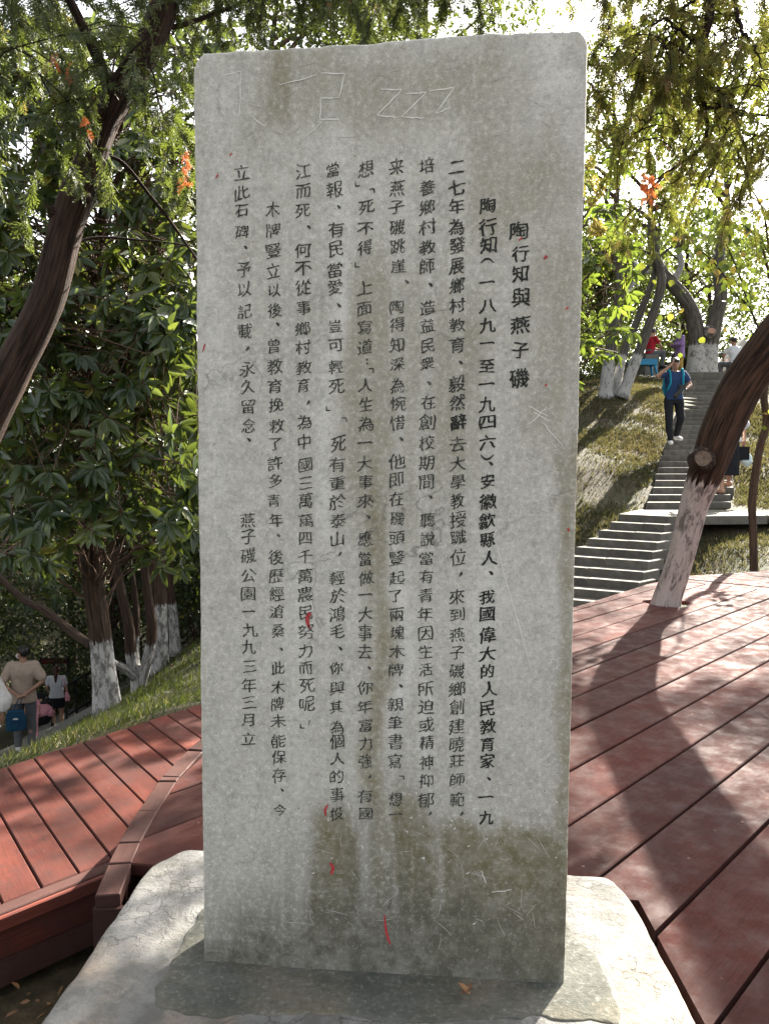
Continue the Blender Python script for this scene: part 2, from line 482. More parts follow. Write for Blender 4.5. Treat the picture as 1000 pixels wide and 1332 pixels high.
def plank_mb(polys, z, th, cham=.004):
    mb = MB()
    for poly in polys:
        if area(poly) < 0: poly = poly[::-1]
        top = inset(poly, cham) if len(polys) == 1 else None
        k = len(poly)
        if top and len(top) == k:
            V = [(*p, z - th) for p in poly] + [(*p, z - cham) for p in poly] + [(*p, z) for p in top]
            F4 = [[i, (i + 1) % k, k + (i + 1) % k, k + i] for i in range(k)] + [[k + i, k + (i + 1) % k, 2 * k + (i + 1) % k, 2 * k + i] for i in range(k)]
            mb.add(V, [np.array(F4), np.arange(2 * k, 3 * k)[None], np.arange(k)[::-1][None]])
        else:
            V = [(*p, z - th) for p in poly] + [(*p, z) for p in poly]
            F4 = [[i, (i + 1) % k, k + (i + 1) % k, k + i] for i in range(k)]
            mb.add(V, [np.array(F4), np.arange(k, 2 * k)[None], np.arange(k)[::-1][None]])
    return mb
def plank_obj(polys, z, th, az, parent, mat, name='plank', cham=.004):
    """az: direction of the plank from +Y towards +X; local X runs along it"""
    polys = [p for p in polys if len(p) > 2 and abs(area(p)) > 2e-4]
    if not polys: return None
    ang = math.pi / 2 - az
    c, s = math.cos(-ang), math.sin(-ang)
    ox, oy = np.mean([q for p in polys for q in p], 0)
    loc = [[((x - ox) * c - (y - oy) * s, (x - ox) * s + (y - oy) * c) for x, y in p] for p in polys]
    o = plank_mb(loc, 0, th, cham).build(name, mat, parent, smooth=False)
    o.location = (ox, oy, z); o.rotation_euler = (random.uniform(-.002, .002), random.uniform(-.001, .001), ang)
    return o
def plank_field(region, az, spacing, c0, gap, z, th, parent, mat, split=None, hole=None):
    d = (math.sin(az), math.cos(az)); p = (d[1], -d[0])
    cs = [p[0] * x + p[1] * y for x, y in region]
    k0 = int(math.floor((min(cs) - c0) / spacing)) - 1; k1 = int(math.ceil((max(cs) - c0) / spacing)) + 1
    for k in range(k0, k1 + 1):
        lo = c0 + k * spacing + gap / 2; hi = c0 + (k + 1) * spacing - gap / 2
        poly = clip_half(clip_half(region, p, hi), (-p[0], -p[1]), -lo)
        if len(poly) < 3: continue
        pieces = [poly]
        if split:
            (n1, c1), (n2, c2) = split       # keep the part where either half-plane holds
            A = clip_half(poly, n1, c1)
            if abs(area(A)) < abs(area(poly)) - 1e-4:
                Bq = clip_half(clip_half(poly, (-n1[0], -n1[1]), -c1), n2, c2)
                pieces = [q for q in (A, Bq) if abs(area(q)) > 1e-4]
        o = plank_obj(pieces, z + random.uniform(-.0015, .0015), th, az, parent, mat)
        if o and hole:
            cx, cy, rr = hole
            cc = p[0] * cx + p[1] * cy
            if lo - rr < cc < hi + rr: cut_hole(o, cx, cy, rr)
def cut_hole(o, cx, cy, rr):
    m = MB()
    a = np.linspace(0, 2 * math.pi, 25)[:-1]
    wob = rr * (1 + .08 * np.sin(3 * a) + .05 * np.sin(5 * a + 1))
    V = np.r_[np.c_[cx + wob * np.cos(a), cy + wob * np.sin(a), np.full(24, -.3)], np.c_[cx + wob * np.cos(a), cy + wob * np.sin(a), np.full(24, .3)]]
    i = np.arange(24); j = (i + 1) % 24
    m.add(V, [np.c_[i, j, 24 + j, 24 + i], np.arange(24)[::-1][None], (24 + np.arange(24))[None]])
    cut = m.build('cutter', None)
    md = o.modifiers.new('b', 'BOOLEAN'); md.operation = 'DIFFERENCE'; md.object = cut; md.solver = 'EXACT'
    dg = bpy.context.evaluated_depsgraph_get(); dg.update()
    me = bpy.data.meshes.new_from_object(o.evaluated_get(dg))
    o.modifiers.clear(); o.data = me
    bpy.data.objects.remove(cut)

AZ_R = R(44.1)
AZ_L = R(-37.2)
TREE = np.array([2.36, 6.38])
deck = empty('upper_deck', (0, 0, 0), 'dark red plank deck round the tablet plinth and the leaning tree', 'deck')
L_edge = [(-.74, 2.04), (-.772, 2.277), (-.785, 2.50), (-.79, 2.76), (-.775, 3.0), (-.73, 3.22), (-.66, 3.50), (-.52, 3.85), (-.30, 4.25), (.02, 4.75), (.45, 5.3), (.95, 5.75), (1.573, 6.224)]
main = [(-.72, 2.04), (-.772, 2.5), (-.79, 2.76), (-.66, 3.5), (-.30, 4.25), (.45, 5.3), (1.573, 6.224), (2.552, 7.375), (2.95, 7.80), (2.985, 7.492), (3.6, 6.95), (5.2, 5.55), (6.5, 4.4), (6.5, -.6), (-.72, -.6)]
# convex pieces are clipped as a whole; the region is split where it turns inwards
reg1 = [(-.745, 2.06), (-.787, 2.5), (-.79, 2.76), (-.66, 3.5), (-.30, 4.25), (.45, 5.3), (1.573, 6.224), (2.552, 7.375), (2.985, 7.76), (2.985, 7.46), (6.5, 4.33), (6.5, -.8), (-.745, -.8)]
reg1 = reg1[::-1]
pl_r = ((.648, 2.03), (.634, 1.20))
split = (half_left_of((-.60, 2.215), (.66, 2.05)), half_left_of((.675, 2.06), (.655, 1.2)))
# half-planes: behind the plinth, or to its right
n_back = (0.0, -1.0); 
split = ((( -.130, -.9915), -(.130 * -.60 + .9915 * 2.19)), ((-.9997, .02), -.9997 * .684 + .02 * 1.6))
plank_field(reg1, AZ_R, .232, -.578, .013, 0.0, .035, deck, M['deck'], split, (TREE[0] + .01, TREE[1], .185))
# border boards along the far edge
bd = np.array([3.534 - 2.985, 7.003 - 7.492]); bd = bd / np.linalg.norm(bd)
AZ_B = math.atan2(bd[0], bd[1])
bp = np.array([bd[1], -bd[0]])
reg2 = [(2.985, 7.50), (6.5, 4.37), (9, 6.2), (6.5, 8.3), (4.25, 8.3), (3.119, 7.893)]
reg2 = reg2[::-1]
c_start = float(bp @ np.array([2.985, 7.492]))
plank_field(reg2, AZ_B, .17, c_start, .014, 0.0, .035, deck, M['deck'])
# the short curved kerb blocks on its left edge
Lc = catmull(L_edge, 400); Ll = np.concatenate([[0], np.cumsum(np.linalg.norm(np.diff(Lc, axis=0), axis=1))])
s0 = 0.0; wkerb = .055
cuts = [0, .17, .295, .52, .76, .80, 1.06, 1.30, 1.42, 1.7, 2.0, 2.3, 2.6, 2.9, 3.2, 3.5, 3.8, 4.1, 4.4, 4.7, 5.0]
for a_, b_ in zip(cuts[:-1], cuts[1:]):
    a_ += .003; b_ -= .003
    if b_ > Ll[-1]: break
    pts = [np.array([np.interp(t, Ll, Lc[:, 0]), np.interp(t, Ll, Lc[:, 1])]) for t in (a_, b_)]
    d_ = (pts[1] - pts[0]); d_ /= np.linalg.norm(d_); n_ = np.array([-d_[1], d_[0]]); az = math.atan2(d_[0], d_[1])
    q = [tuple(pts[0] - n_ * .012), tuple(pts[1] - n_ * .012), tuple(pts[1] + n_ * wkerb), tuple(pts[0] + n_ * wkerb)]
    o = plank_obj([q], .003 + random.uniform(-.003, .003), .04, az, deck, M['trim'], 'edge_block', .003)
    q = [tuple(pts[0] + n_ * (wkerb - .03)), tuple(pts[1] + n_ * (wkerb - .03)), tuple(pts[1] + n_ * (wkerb - .004)), tuple(pts[0] + n_ * (wkerb - .004))]
    plank_obj([q], -.03, .27, az, deck, M['trim'], 'fascia_board', .002)
# dark end face at the near end of the kerb
plank_obj([[(-.80, 2.03), (-.60, 2.03), (-.60, 2.05), (-.80, 2.05)]], -.03, .30, R(90), deck, M['trim'], 'fascia_board', .002)
# skirt under the far edge
mb = MB()
for p, q in zip([(1.573, 6.224), (2.552, 7.375), (3.119, 7.893), (4.25, 8.3)], [(2.552, 7.375), (3.119, 7.893), (4.25, 8.3), (6.5, 8.3)]):
    d_ = np.array(q) - np.array(p); d_ /= np.linalg.norm(d_); n_ = np.array([d_[1], -d_[0]])
    q4 = [tuple(np.array(p) + n_ * .012), tuple(np.array(q) + n_ * .012), tuple(np.array(q) + n_ * .035), tuple(np.array(p) + n_ * .035)]
    plank_obj([q4], -.037, .12, math.atan2(*d_), deck, M['trim'], 'fascia_board', .002)

low = empty('lower_deck', (-1.6, 3.2, -.3), 'sunlit red plank deck one step down on the left, edged by grass', 'deck')
low.location = (0, 0, 0)
ZL = -.30
de = np.array([.308, .319]); de /= np.linalg.norm(de)              # near edge direction
e0 = np.array([-1.30, 2.504]); nE = np.array([de[1], -de[0]])       # towards the camera
far = half_left_of((-1.128, 4.649), (-1.869, 3.645))
farL = [(-1.869, 3.645), (-1.128, 4.649)]
fd = np.array([-1.128 + 1.869, 4.649 - 3.645]); fd /= np.linalg.norm(fd)
A_ = e0 - de * 3.2; B_ = e0 + de * 1.1
C_ = np.array([-.2, 4.35]); D_ = np.array([-1.128, 4.649]) + fd * .5; E_ = np.array([-1.869, 3.645]) - fd * 3.0
regL = [tuple(A_), tuple(B_), tuple(C_), tuple(D_), tuple(E_)]
if area(regL) < 0: regL = regL[::-1]
pL = (math.cos(AZ_L), -math.sin(AZ_L))
cL = pL[0] * -1.365 + pL[1] * 3.31
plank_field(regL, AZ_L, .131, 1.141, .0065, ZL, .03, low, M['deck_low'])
def edge_plank(o0, o1, ztop, th, mat, name='edge_board', s0=-3.2, s1=1.1):
    q = [tuple(e0 + de * s0 + nE * o0), tuple(e0 + de * s1 + nE * o0), tuple(e0 + de * s1 + nE * o1), tuple(e0 + de * s0 + nE * o1)]
    plank_obj([q], ztop, th, math.atan2(*de), low, mat, name, .004)
edge_plank(.004, .062, ZL, .03, M['trim'])
edge_plank(.066, .086, ZL - .001, .045, M['deck_low'])
edge_plank(.058, .078, ZL - .050, .095, M['deck_low'], 'fascia_board')
edge_plank(.056, .074, ZL - .149, .095, M['trim'], 'fascia_board')

# ------------------------------------------------------------------ plinth and mortar bed
def outline_slab(name, pts, z0, z1, bev, mat, parent, top_noise=.004, flare=.0, res=.02, seed=1, edge_noise=.012):
    """a rough slab with a rounded shoulder from a traced outline"""
    pts = np.array(pts + [pts[0]], float)
    L_ = np.concatenate([[0], np.cumsum(np.linalg.norm(np.diff(pts, axis=0), axis=1))])
    n = int(L_[-1] / res); t = np.linspace(0, L_[-1], n, endpoint=False)
    B0 = np.c_[np.interp(t, L_, pts[:, 0]), np.interp(t, L_, pts[:, 1])]
    for _ in range(1): B0 = (B0 + np.roll(B0, 1, 0) + np.roll(B0, -1, 0)) / 3
    T = np.roll(B0, -1, 0) - np.roll(B0, 1, 0); T /= np.linalg.norm(T, axis=1)[:, None]
    ar = .5 * np.sum(B0[:, 0] * np.roll(B0[:, 1], -1) - np.roll(B0[:, 0], -1) * B0[:, 1])
    N = np.c_[T[:, 1], -T[:, 0]] * (1 if ar > 0 else -1)
    ctr = B0.mean(0)
    B0 = B0 + N * ((fbm2(B0[:, 0] * 14, B0[:, 1] * 14, 4, seed) - .5) * edge_noise * 2)[:, None]
    rings = []
    inner = B0 - N * bev
    for f in np.linspace(0, 1, 26)[:-1]:
        rings.append((ctr + (inner - ctr) * f if f > 0 else ctr + (inner - ctr) * .004, z1))
    for a in np.linspace(0, math.pi / 2, 5):
        rings.append((inner + N * bev * math.sin(a), z1 - bev * (1 - math.cos(a))))
    for k in (1, 2, 3):
        rings.append((B0 + N * flare * k / 3, z1 - bev + (z0 - z1 + bev) * k / 3))
    V = []
    for q, z in rings:
        zz = np.full(len(q), z) + (fbm2(q[:, 0] * 9, q[:, 1] * 9, 5, seed + 3) - .5) * top_noise * 2
        V.append(np.c_[q, zz])
    V = np.vstack(V); i, j = np.meshgrid(np.arange(len(rings) - 1), np.arange(n)); i = i.ravel(); j = j.ravel(); k = (j + 1) % n
    F = np.c_[i * n + j, (i + 1) * n + j, (i + 1) * n + k, i * n + k]
    if ar < 0: F = F[:, ::-1]
    mb = MB(); mb.add(V, [F, np.arange(n)[::(1 if ar > 0 else -1)][None]])
    return mb.build(name, mat, parent)

t = NT('plinth_stone'); c = t.coord()
n1 = t.noise(c, 6, 9, .72, .4); n2 = t.noise(c, 45, 5, .7); n3 = t.noise(c, 2.1, 4, .6, .5)
dis = t.n('ShaderNodeMix', data_type='RGBA'); t.L(c, dis.inputs[6]); nz = t.n('ShaderNodeTexNoise'); nz.inputs['Scale'].default_value = 9; nz.inputs['Detail'].default_value = 5; t.L(c, nz.inputs[0]); t.L(nz.outputs['Color'], dis.inputs[7]); dis.inputs[0].default_value = .22
cr = t.voro(dis.outputs[2], 11, 'DISTANCE_TO_EDGE'); crk = t.ramp(cr, [(.0, .9), (.028, 0)])
crk = t.math('MULTIPLY', crk, t.ramp(t.noise(c, 3.3, 3), [(.47, 0), (.58, 1)]))
col = t.ramp(n1, [(.28, (.085, .082, .075)), (.48, (.19, .185, .172)), (.72, (.31, .30, .28))])
col = t.mix(t.ramp(n3, [(.52, 0), (.68, .55)]), col, (.32, .23, .15))
col = t.mix(t.ramp(n2, [(.55, 0), (.75, .5)]), col, (.20, .195, .18))
col = t.mix(t.ramp(t.noise(c, 7.5, 8, .75), [(.47, 0), (.58, .8)]), col, (.115, .110, .098))
col = t.mix(crk, col, (.09, .085, .075))
vs = t.ramp(t.voro(c, 17), [(.10, .8), (.17, 0)]); vs = t.math('MULTIPLY', vs, t.ramp(t.noise(c, 4.1, 2), [(.52, 0), (.6, 1)]))
col = t.mix(vs, col, (.12, .12, .10))
nb = t.bump(n2, .6, .008); nb = t.bump(n1, .8, .03, nb); nb = t.bump(t.math('SUBTRACT', 1.0, crk), .5, .006, nb)
t.bsdf(col, .8, nb, .3); M['plinth'] = t.m

t = NT('mortar'); c = t.coord()
n1 = t.noise(c, 8, 6, .7); n2 = t.noise(c, 75, 4, .75); n3 = t.noise(c, 4.5, 5, .6)
col = t.ramp(n1, [(.3, (.050, .053, .042)), (.7, (.115, .115, .100))])
col = t.mix(t.ramp(n3, [(.45, 0), (.65, .6)]), col, (.17, .145, .10))  # tan patches put the plinth's sunlit tone into the mortar colour
col = t.mix(t.ramp(n2, [(.54, 0), (.74, .55)]), col, (.30, .30, .28))
col = t.mix(t.ramp(n2, [(.28, .8), (.45, 0)]), col, (.05, .052, .045))
t.bsdf(col, .92, t.bump(n2, .6, .008), .25); M['mortar'] = t.m

plinth = outline_slab('plinth', [(-.585, 2.195), (.62, 2.045), (.645, 1.95), (.64, 1.5), (.63, 1.22), (-.74, 1.22), (-.70, 1.5), (-.665, 2.10)], -.62, .06, .022, M['plinth'], None, .0035, .02, seed=4, edge_noise=.005)
tag(plinth, 'whitish cracked stone plinth under the inscribed tablet', 'plinth')
mort = outline_slab('mortar_bed', [(-.452, 1.90), (-.462, 1.80), (-.477, 1.72), (-.486, 1.65), (-.49, 1.59), (-.474, 1.53), (-.40, 1.515), (-.25, 1.50), (-.1, 1.505), (.1, 1.49), (.3, 1.50), (.47, 1.48), (.492, 1.58), (.488, 1.68), (.455, 1.76), (.445, 1.86), (.1, 1.95)], .052, .0635, .004, M['mortar'], plinth, .003, 0, .006, seed=9, edge_noise=.018)

# rock at the bottom left
def rock_obj(name, ctr, size, mat, seed, label, amp=.25):
    me = bpy.data.meshes.new(name); bm = bmesh.new(); bmesh.ops.create_icosphere(bm, subdivisions=5, radius=1)
    for v in bm.verts:
        p = v.co.copy(); f = 1 + amp * (mnoise.fractal(p * 1.4 + Vector((seed, 0, 0)), 1, 2, 5)) + .10 * mnoise.fractal(p * 6 + Vector((0, seed, 0)), 1, 2, 3)
        v.co = Vector((p.x * size[0] * f, p.y * size[1] * f, p.z * size[2] * f))
    for f in bm.faces: f.smooth = True
    bm.to_mesh(me); bm.free(); me.materials.append(mat)
    o = bpy.data.objects.new(name, me); COL.objects.link(o); o.location = ctr
    return tag(o, label, 'rock')
rock_obj('rock', (-1.0, 1.72, -.66), (.52, .42, .30), M['rock'], 3, 'mossy dark rock in the bottom left corner beside the plinth')

# ------------------------------------------------------------------ the tablet
q_ = dict(x=-.40995, y=1.67186, yaw=-.09587, tilt=.00388, roll=.0067, w=.8038, h=1.9977)
SW, SH, ST = q_['w'], q_['h'], .13
Rst = Matrix.Rotation(q_['yaw'], 3, 'Z') @ Matrix.Rotation(q_['roll'], 3, 'Y') @ Matrix.Rotation(q_['tilt'], 3, 'X')
S_o = np.array([q_['x'], q_['y'], .06]); S_R = np.array(Rst)
def st(px, py):
    """place on the tablet's face (metres from its lower left corner) seen at a pixel"""
    r = ray(px, py); n = S_R[:, 1]
    tt = n @ (S_o - CAM) / (n @ r); p = CAM + r * tt - S_o
    l = S_R.T @ p; return np.array([l[0], l[2]])
bev = .006; rc_l, rc_r = .042, .036
nu, nv = 170, 420
def xl(z):
    d = np.clip((z - (SH - .012 - rc_l)) / rc_l, 0, 1); return rc_l * (1 - np.sqrt(1 - d * d * .999)) + .0012 * sn(z * 9) + .0006 * sn(z * 60 + 5) + bev
def xr(z):
    d = np.clip((z - (SH - rc_r)) / rc_r, 0, 1); return SW - rc_r * (1 - np.sqrt(1 - d * d * .999)) - .0010 * sn(z * 8 + 40) - .0005 * sn(z * 70) - bev
uu = np.linspace(0, 1, nu); vv = np.linspace(0, 1, nv)
def ztop(x): return SH - .012 + .012 * sstep(.1, .75, x / SW) - bev + .0012 * sn(x * 12) + .0012 * sn(x * 60 + 3) - .003 * np.exp(-((x - .36) / .03) ** 2) - .003 * np.exp(-((x - .66) / .012) ** 2)
Ug, Vg = np.meshgrid(uu, vv)
Zg = Vg * ztop(Ug * SW); Xg = xl(Zg) + (xr(Zg) - xl(Zg)) * Ug
Yg = (fbm2(Xg * 9, Zg * 9, 4, 5) - .5) * .0015
front = np.c_[Xg.ravel(), Yg.ravel() * 0 + Yg.ravel(), Zg.ravel()]
mb = MB()
a, b = np.meshgrid(np.arange(nu - 1), np.arange(nv - 1)); i0 = (b * nu + a).ravel()
loop = np.concatenate([np.arange(nu), nu * np.arange(1, nv) + nu - 1, nu * (nv - 1) + np.arange(nu - 2, -1, -1), nu * np.arange(nv - 2, 0, -1)])
Lp = front[loop]; T = np.roll(Lp, -1, 0) - np.roll(Lp, 1, 0); N = np.c_[T[:, 2], 0 * T[:, 0], -T[:, 0]]; N /= np.linalg.norm(N, axis=1)[:, None] + 1e-9
for _ in range(3): N = (N + np.roll(N, 1, 0) + np.roll(N, -1, 0)); N /= np.linalg.norm(N, axis=1)[:, None] + 1e-9
V = [front]; F = [np.c_[i0, i0 + 1, i0 + nu + 1, i0 + nu]]
prev = loop; base = len(front); nl = len(loop)
ringsY = [(bev * math.sin(t_), bev * (1 - math.cos(t_))) for t_ in np.linspace(.5, math.pi / 2, 3)] + [(bev, ST - bev), (0, ST)]
for off, y in ringsY:
    q = Lp + N * off; q[:, 1] = y + (Lp[:, 1] if y < .01 else 0); q[Lp[:, 2] < 1e-6, 2] = 0
    V.append(q); cur = base + np.arange(nl); base += nl
    F.append(np.c_[prev, cur, np.roll(cur, -1), np.roll(prev, -1)]); prev = cur
F4 = np.vstack(F)
allV = np.vstack(V)
x = allV[:, 0]; z = allV[:, 2]
# stains and washes painted by weather: drip shapes given in photograph pixels
Xp, Yp, _ = proj((S_R @ allV.T).T + S_o)
wx = Xp + (fbm2(x * 7, z * 4, 4, 3) - .5) * 46 ; wy = Yp + (fbm2(x * 11, z * 3, 4, 8) - .5) * 95
def blob(x0, x1, y0, y1, sx=14, sy=40):
    return sstep(x0 - sx, x0 + sx, wx) * (1 - sstep(x1 - sx, x1 + sx, wx)) * sstep(y0 - sy, y0 + sy, wy) * (1 - sstep(y1 - sy, y1 + sy, wy))
streak = fbm2(x * 55, z * 5, 4, 21); fine = fbm2(x * 60, z * 60, 4, 22); big = fbm2(x * 4, z * 4, 4, 23)
moss = np.zeros(len(allV))
for s_, bl in ((.9, blob(402, 452, 1075, 1235)), (.52, blob(476, 508, 590, 1240, 14, 90)), (.35, blob(452, 540, 330, 700, 16, 60)), (.85, blob(508, 565, 1065, 1220)), (.95, blob(572, 745, 1075, 1262, 16, 20)), (.35, blob(600, 740, 150, 300, 30, 50)), (.28, blob(330, 700, 60, 170, 20, 30)), (.45, blob(725, 760, 560, 1150, 8, 50)), (.5, blob(345, 375, 60, 170, 8, 20)), (.35, blob(560, 640, 400, 620, 20, 60)), (.3, blob(690, 750, 300, 560, 20, 60))):
    moss = np.maximum(moss, s_ * bl * np.clip(.35 + 1.2 * streak, 0, 1))
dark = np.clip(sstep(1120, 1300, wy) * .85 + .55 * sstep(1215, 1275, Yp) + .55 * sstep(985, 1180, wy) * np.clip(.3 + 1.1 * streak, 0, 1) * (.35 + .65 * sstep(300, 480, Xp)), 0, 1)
light = np.zeros(len(allV))
for s_, bl in ((.6, blob(425, 448, 150, 700, 10, 70)), (.65, blob(505, 530, 300, 1000, 10, 60)), (.45, blob(610, 650, 480, 900, 14, 60)), (.4, blob(380, 400, 700, 1080, 10, 60)), (.8, blob(655, 745, 55, 215, 20, 25)), (.45, blob(545, 570, 880, 1150, 8, 60)), (.3, blob(266, 300, 100, 700, 10, 80)), (.4, blob(590, 600, 250, 560, 8, 40))):
    light = np.maximum(light, s_ * bl * np.clip(.3 + 1.2 * big, 0, 1))
mb.add(allV, [F4, prev[::-1][None]], moss=moss, dark=dark, light=light)

t = NT('tablet_stone'); c = t.coord()
moss_, dark_, light_ = t.attr('moss'), t.attr('dark'), t.attr('light')
mp = t.n('ShaderNodeMapping'); t.L(c, mp.inputs[0]); mp.inputs['Scale'].default_value = (1, 1, .38)
n1 = t.noise(c, 3.2, 6, .6); n2 = t.noise(c, 90, 5, .75); n3 = t.noise(c, 24, 5, .7); n4 = t.noise(mp.outputs[0], 30, 4, .7); n5 = t.noise(c, 300, 3, .8)
col = t.ramp(n1, [(.3, (.375, .365, .325)), (.7, (.49, .48, .44))])
col = t.mix(t.math('MULTIPLY', light_, 1.0), col, (.60, .595, .575))
col = t.mix(t.ramp(n3, [(.36, .45), (.56, 0)]), col, (.24, .24, .215))
col = t.mix(t.ramp(n4, [(.52, 0), (.72, .35)]), col, (.56, .555, .53))
mfac = t.math('MULTIPLY', t.math('MULTIPLY', moss_, 1.6, True), t.ramp(n3, [(.33, .42), (.6, 1)]))
col = t.mix(mfac, col, (.145, .125, .055))
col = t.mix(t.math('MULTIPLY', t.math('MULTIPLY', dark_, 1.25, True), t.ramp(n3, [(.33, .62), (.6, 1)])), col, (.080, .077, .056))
clean_ = t.math('SUBTRACT', 1.0, t.math('MULTIPLY', t.math('MAXIMUM', moss_, dark_), .75))  # stone free of moss and dark stain, where pale flecks show
col = t.mix(t.math('MULTIPLY', t.ramp(n2, [(.51, 0), (.68, .62)]), clean_), col, (.68, .675, .64))
col = t.mix(t.ramp(n2, [(.29, .6), (.46, 0)]), col, (.15, .15, .13))
col = t.mix(t.ramp(n5, [(.32, .5), (.49, 0)]), col, (.13, .13, .115))
# hair cracks and rootlet scratches
dv = t.n('ShaderNodeMix', data_type='RGBA'); dv.inputs[0].default_value = .35; nz = t.n('ShaderNodeTexNoise'); nz.inputs['Scale'].default_value = 4; nz.inputs['Detail'].default_value = 6; t.L(c, nz.inputs[0]); t.L(c, dv.inputs[6]); t.L(nz.outputs['Color'], dv.inputs[7])
ck = t.ramp(t.voro(dv.outputs[2], 5, 'DISTANCE_TO_EDGE'), [(0, 1), (.012, 0)])
ck = t.math('MULTIPLY', ck, t.ramp(t.noise(c, 2.6, 2), [(.52, 0), (.62, .7)]))
col = t.mix(ck, col, (.14, .135, .11))
rv = t.n('ShaderNodeMix', data_type='RGBA'); rv.inputs[0].default_value = .06; nz2 = t.n('ShaderNodeTexNoise'); nz2.inputs['Scale'].default_value = 60; nz2.inputs['Detail'].default_value = 2; t.L(c, nz2.inputs[0]); t.L(c, rv.inputs[6]); t.L(nz2.outputs['Color'], rv.inputs[7])
rt = t.ramp(t.voro(rv.outputs[2], 75, 'DISTANCE_TO_EDGE'), [(0, 1), (.06, 0)])
rt = t.math('MULTIPLY', t.math('MULTIPLY', rt, t.math('ADD', t.math('MULTIPLY', clean_, .6), .4)), t.ramp(t.noise(c, 40, 2), [(.50, 0), (.62, .42)]))
col = t.mix(rt, col, (.66, .66, .63))
nb = t.bump(n2, .25, .0012); nb = t.bump(n3, .2, .002, nb)
t.bsdf(col, .72, nb, .3); M['tablet'] = t.m

tablet = mb.build('stone_tablet', M['tablet'])
tablet.matrix_world = Matrix.Translation(Vector(S_o)) @ Rst.to_4x4()
tag(tablet, 'tall grey stone tablet with columns of black carved Chinese writing', 'stone tablet')
tablet.data.set_sharp_from_angle(angle=R(60)) if hasattr(tablet.data, 'set_sharp_from_angle') else None

# ---- the inscription
t = NT('ink'); c = t.coord()
f = t.noise(c, 130, 4, .75); f2 = t.noise(c, 6, 3, .6)
w_ = t.math('MULTIPLY', t.ramp(f, [(.46, 0), (.66, .75)]), t.ramp(f2, [(.35, .35), (.65, 1)]))
col = t.mix(w_, (.020, .022, .020), (.26, .26, .235))
t.bsdf(col, .75, None, .25); M['ink'] = t.m
t = NT('ink_thick'); c = t.coord(); f = t.noise(c, 130, 4, .75)
t.bsdf(t.mix(t.ramp(f, [(.56, 0), (.72, .6)]), (.014, .016, .015), (.2, .2, .18)), .7, None, .25); M['ink_bold'] = t.m
_glyph = {}
fc = bpy.data.curves.new('glyph', 'FONT'); fc.resolution_u = 3
fo = bpy.data.objects.new('glyph', fc); COL.objects.link(fo)
def glyph(ch, off):
    k = (ch, off)
    if k in _glyph: return _glyph[k]
    fc.body = ch; fc.offset = off
    bpy.context.view_layer.update()
    dg = bpy.context.evaluated_depsgraph_get()
    me = fo.evaluated_get(dg).to_mesh()
    bm = bmesh.new(); bm.from_mesh(me)
    bmesh.ops.remove_doubles(bm, verts=bm.verts, dist=1e-4)
    long_e = [e for e in bm.edges if e.calc_length() > .16]
    bmesh.ops.triangulate(bm, faces=bm.faces)
    bmesh.ops.subdivide_edges(bm, edges=[e for e in bm.edges if e.calc_length() > .12], cuts=2)
    bmesh.ops.triangulate(bm, faces=bm.faces)
    bm.verts.ensure_lookup_table()
    V = np.array([v.co[:2] for v in bm.verts]); F = np.array([[v.index for v in f.verts] for f in bm.faces])
    bm.free(); fo.evaluated_get(dg).to_mesh_clear()
    if len(V) == 0: V = np.zeros((3, 2)); F = np.array([[0, 1, 2]])
    lo, hi = V.min(0), V.max(0)
    V = V - (lo + hi) / 2
    _glyph[k] = (V, F); return V, F
def stroke(pts, w, n=10):
    """a brush stroke: list of points, widths -> ribbon"""
    c_ = catmull(np.array(pts, float), n); w = np.interp(np.linspace(0, 1, n), np.linspace(0, 1, len(w)), w)
    T = np.gradient(c_, axis=0); T /= np.linalg.norm(T, axis=1)[:, None] + 1e-9; N_ = np.c_[-T[:, 1], T[:, 0]]
    V = np.empty((2 * n, 2)); V[0::2] = c_ + N_ * w[:, None] / 2; V[1::2] = c_ - N_ * w[:, None] / 2
    i = np.arange(n - 1) * 2
    return V, np.c_[i, i + 1, i + 3, i + 2]
TXT_Y = -.0011
cnt = [0]
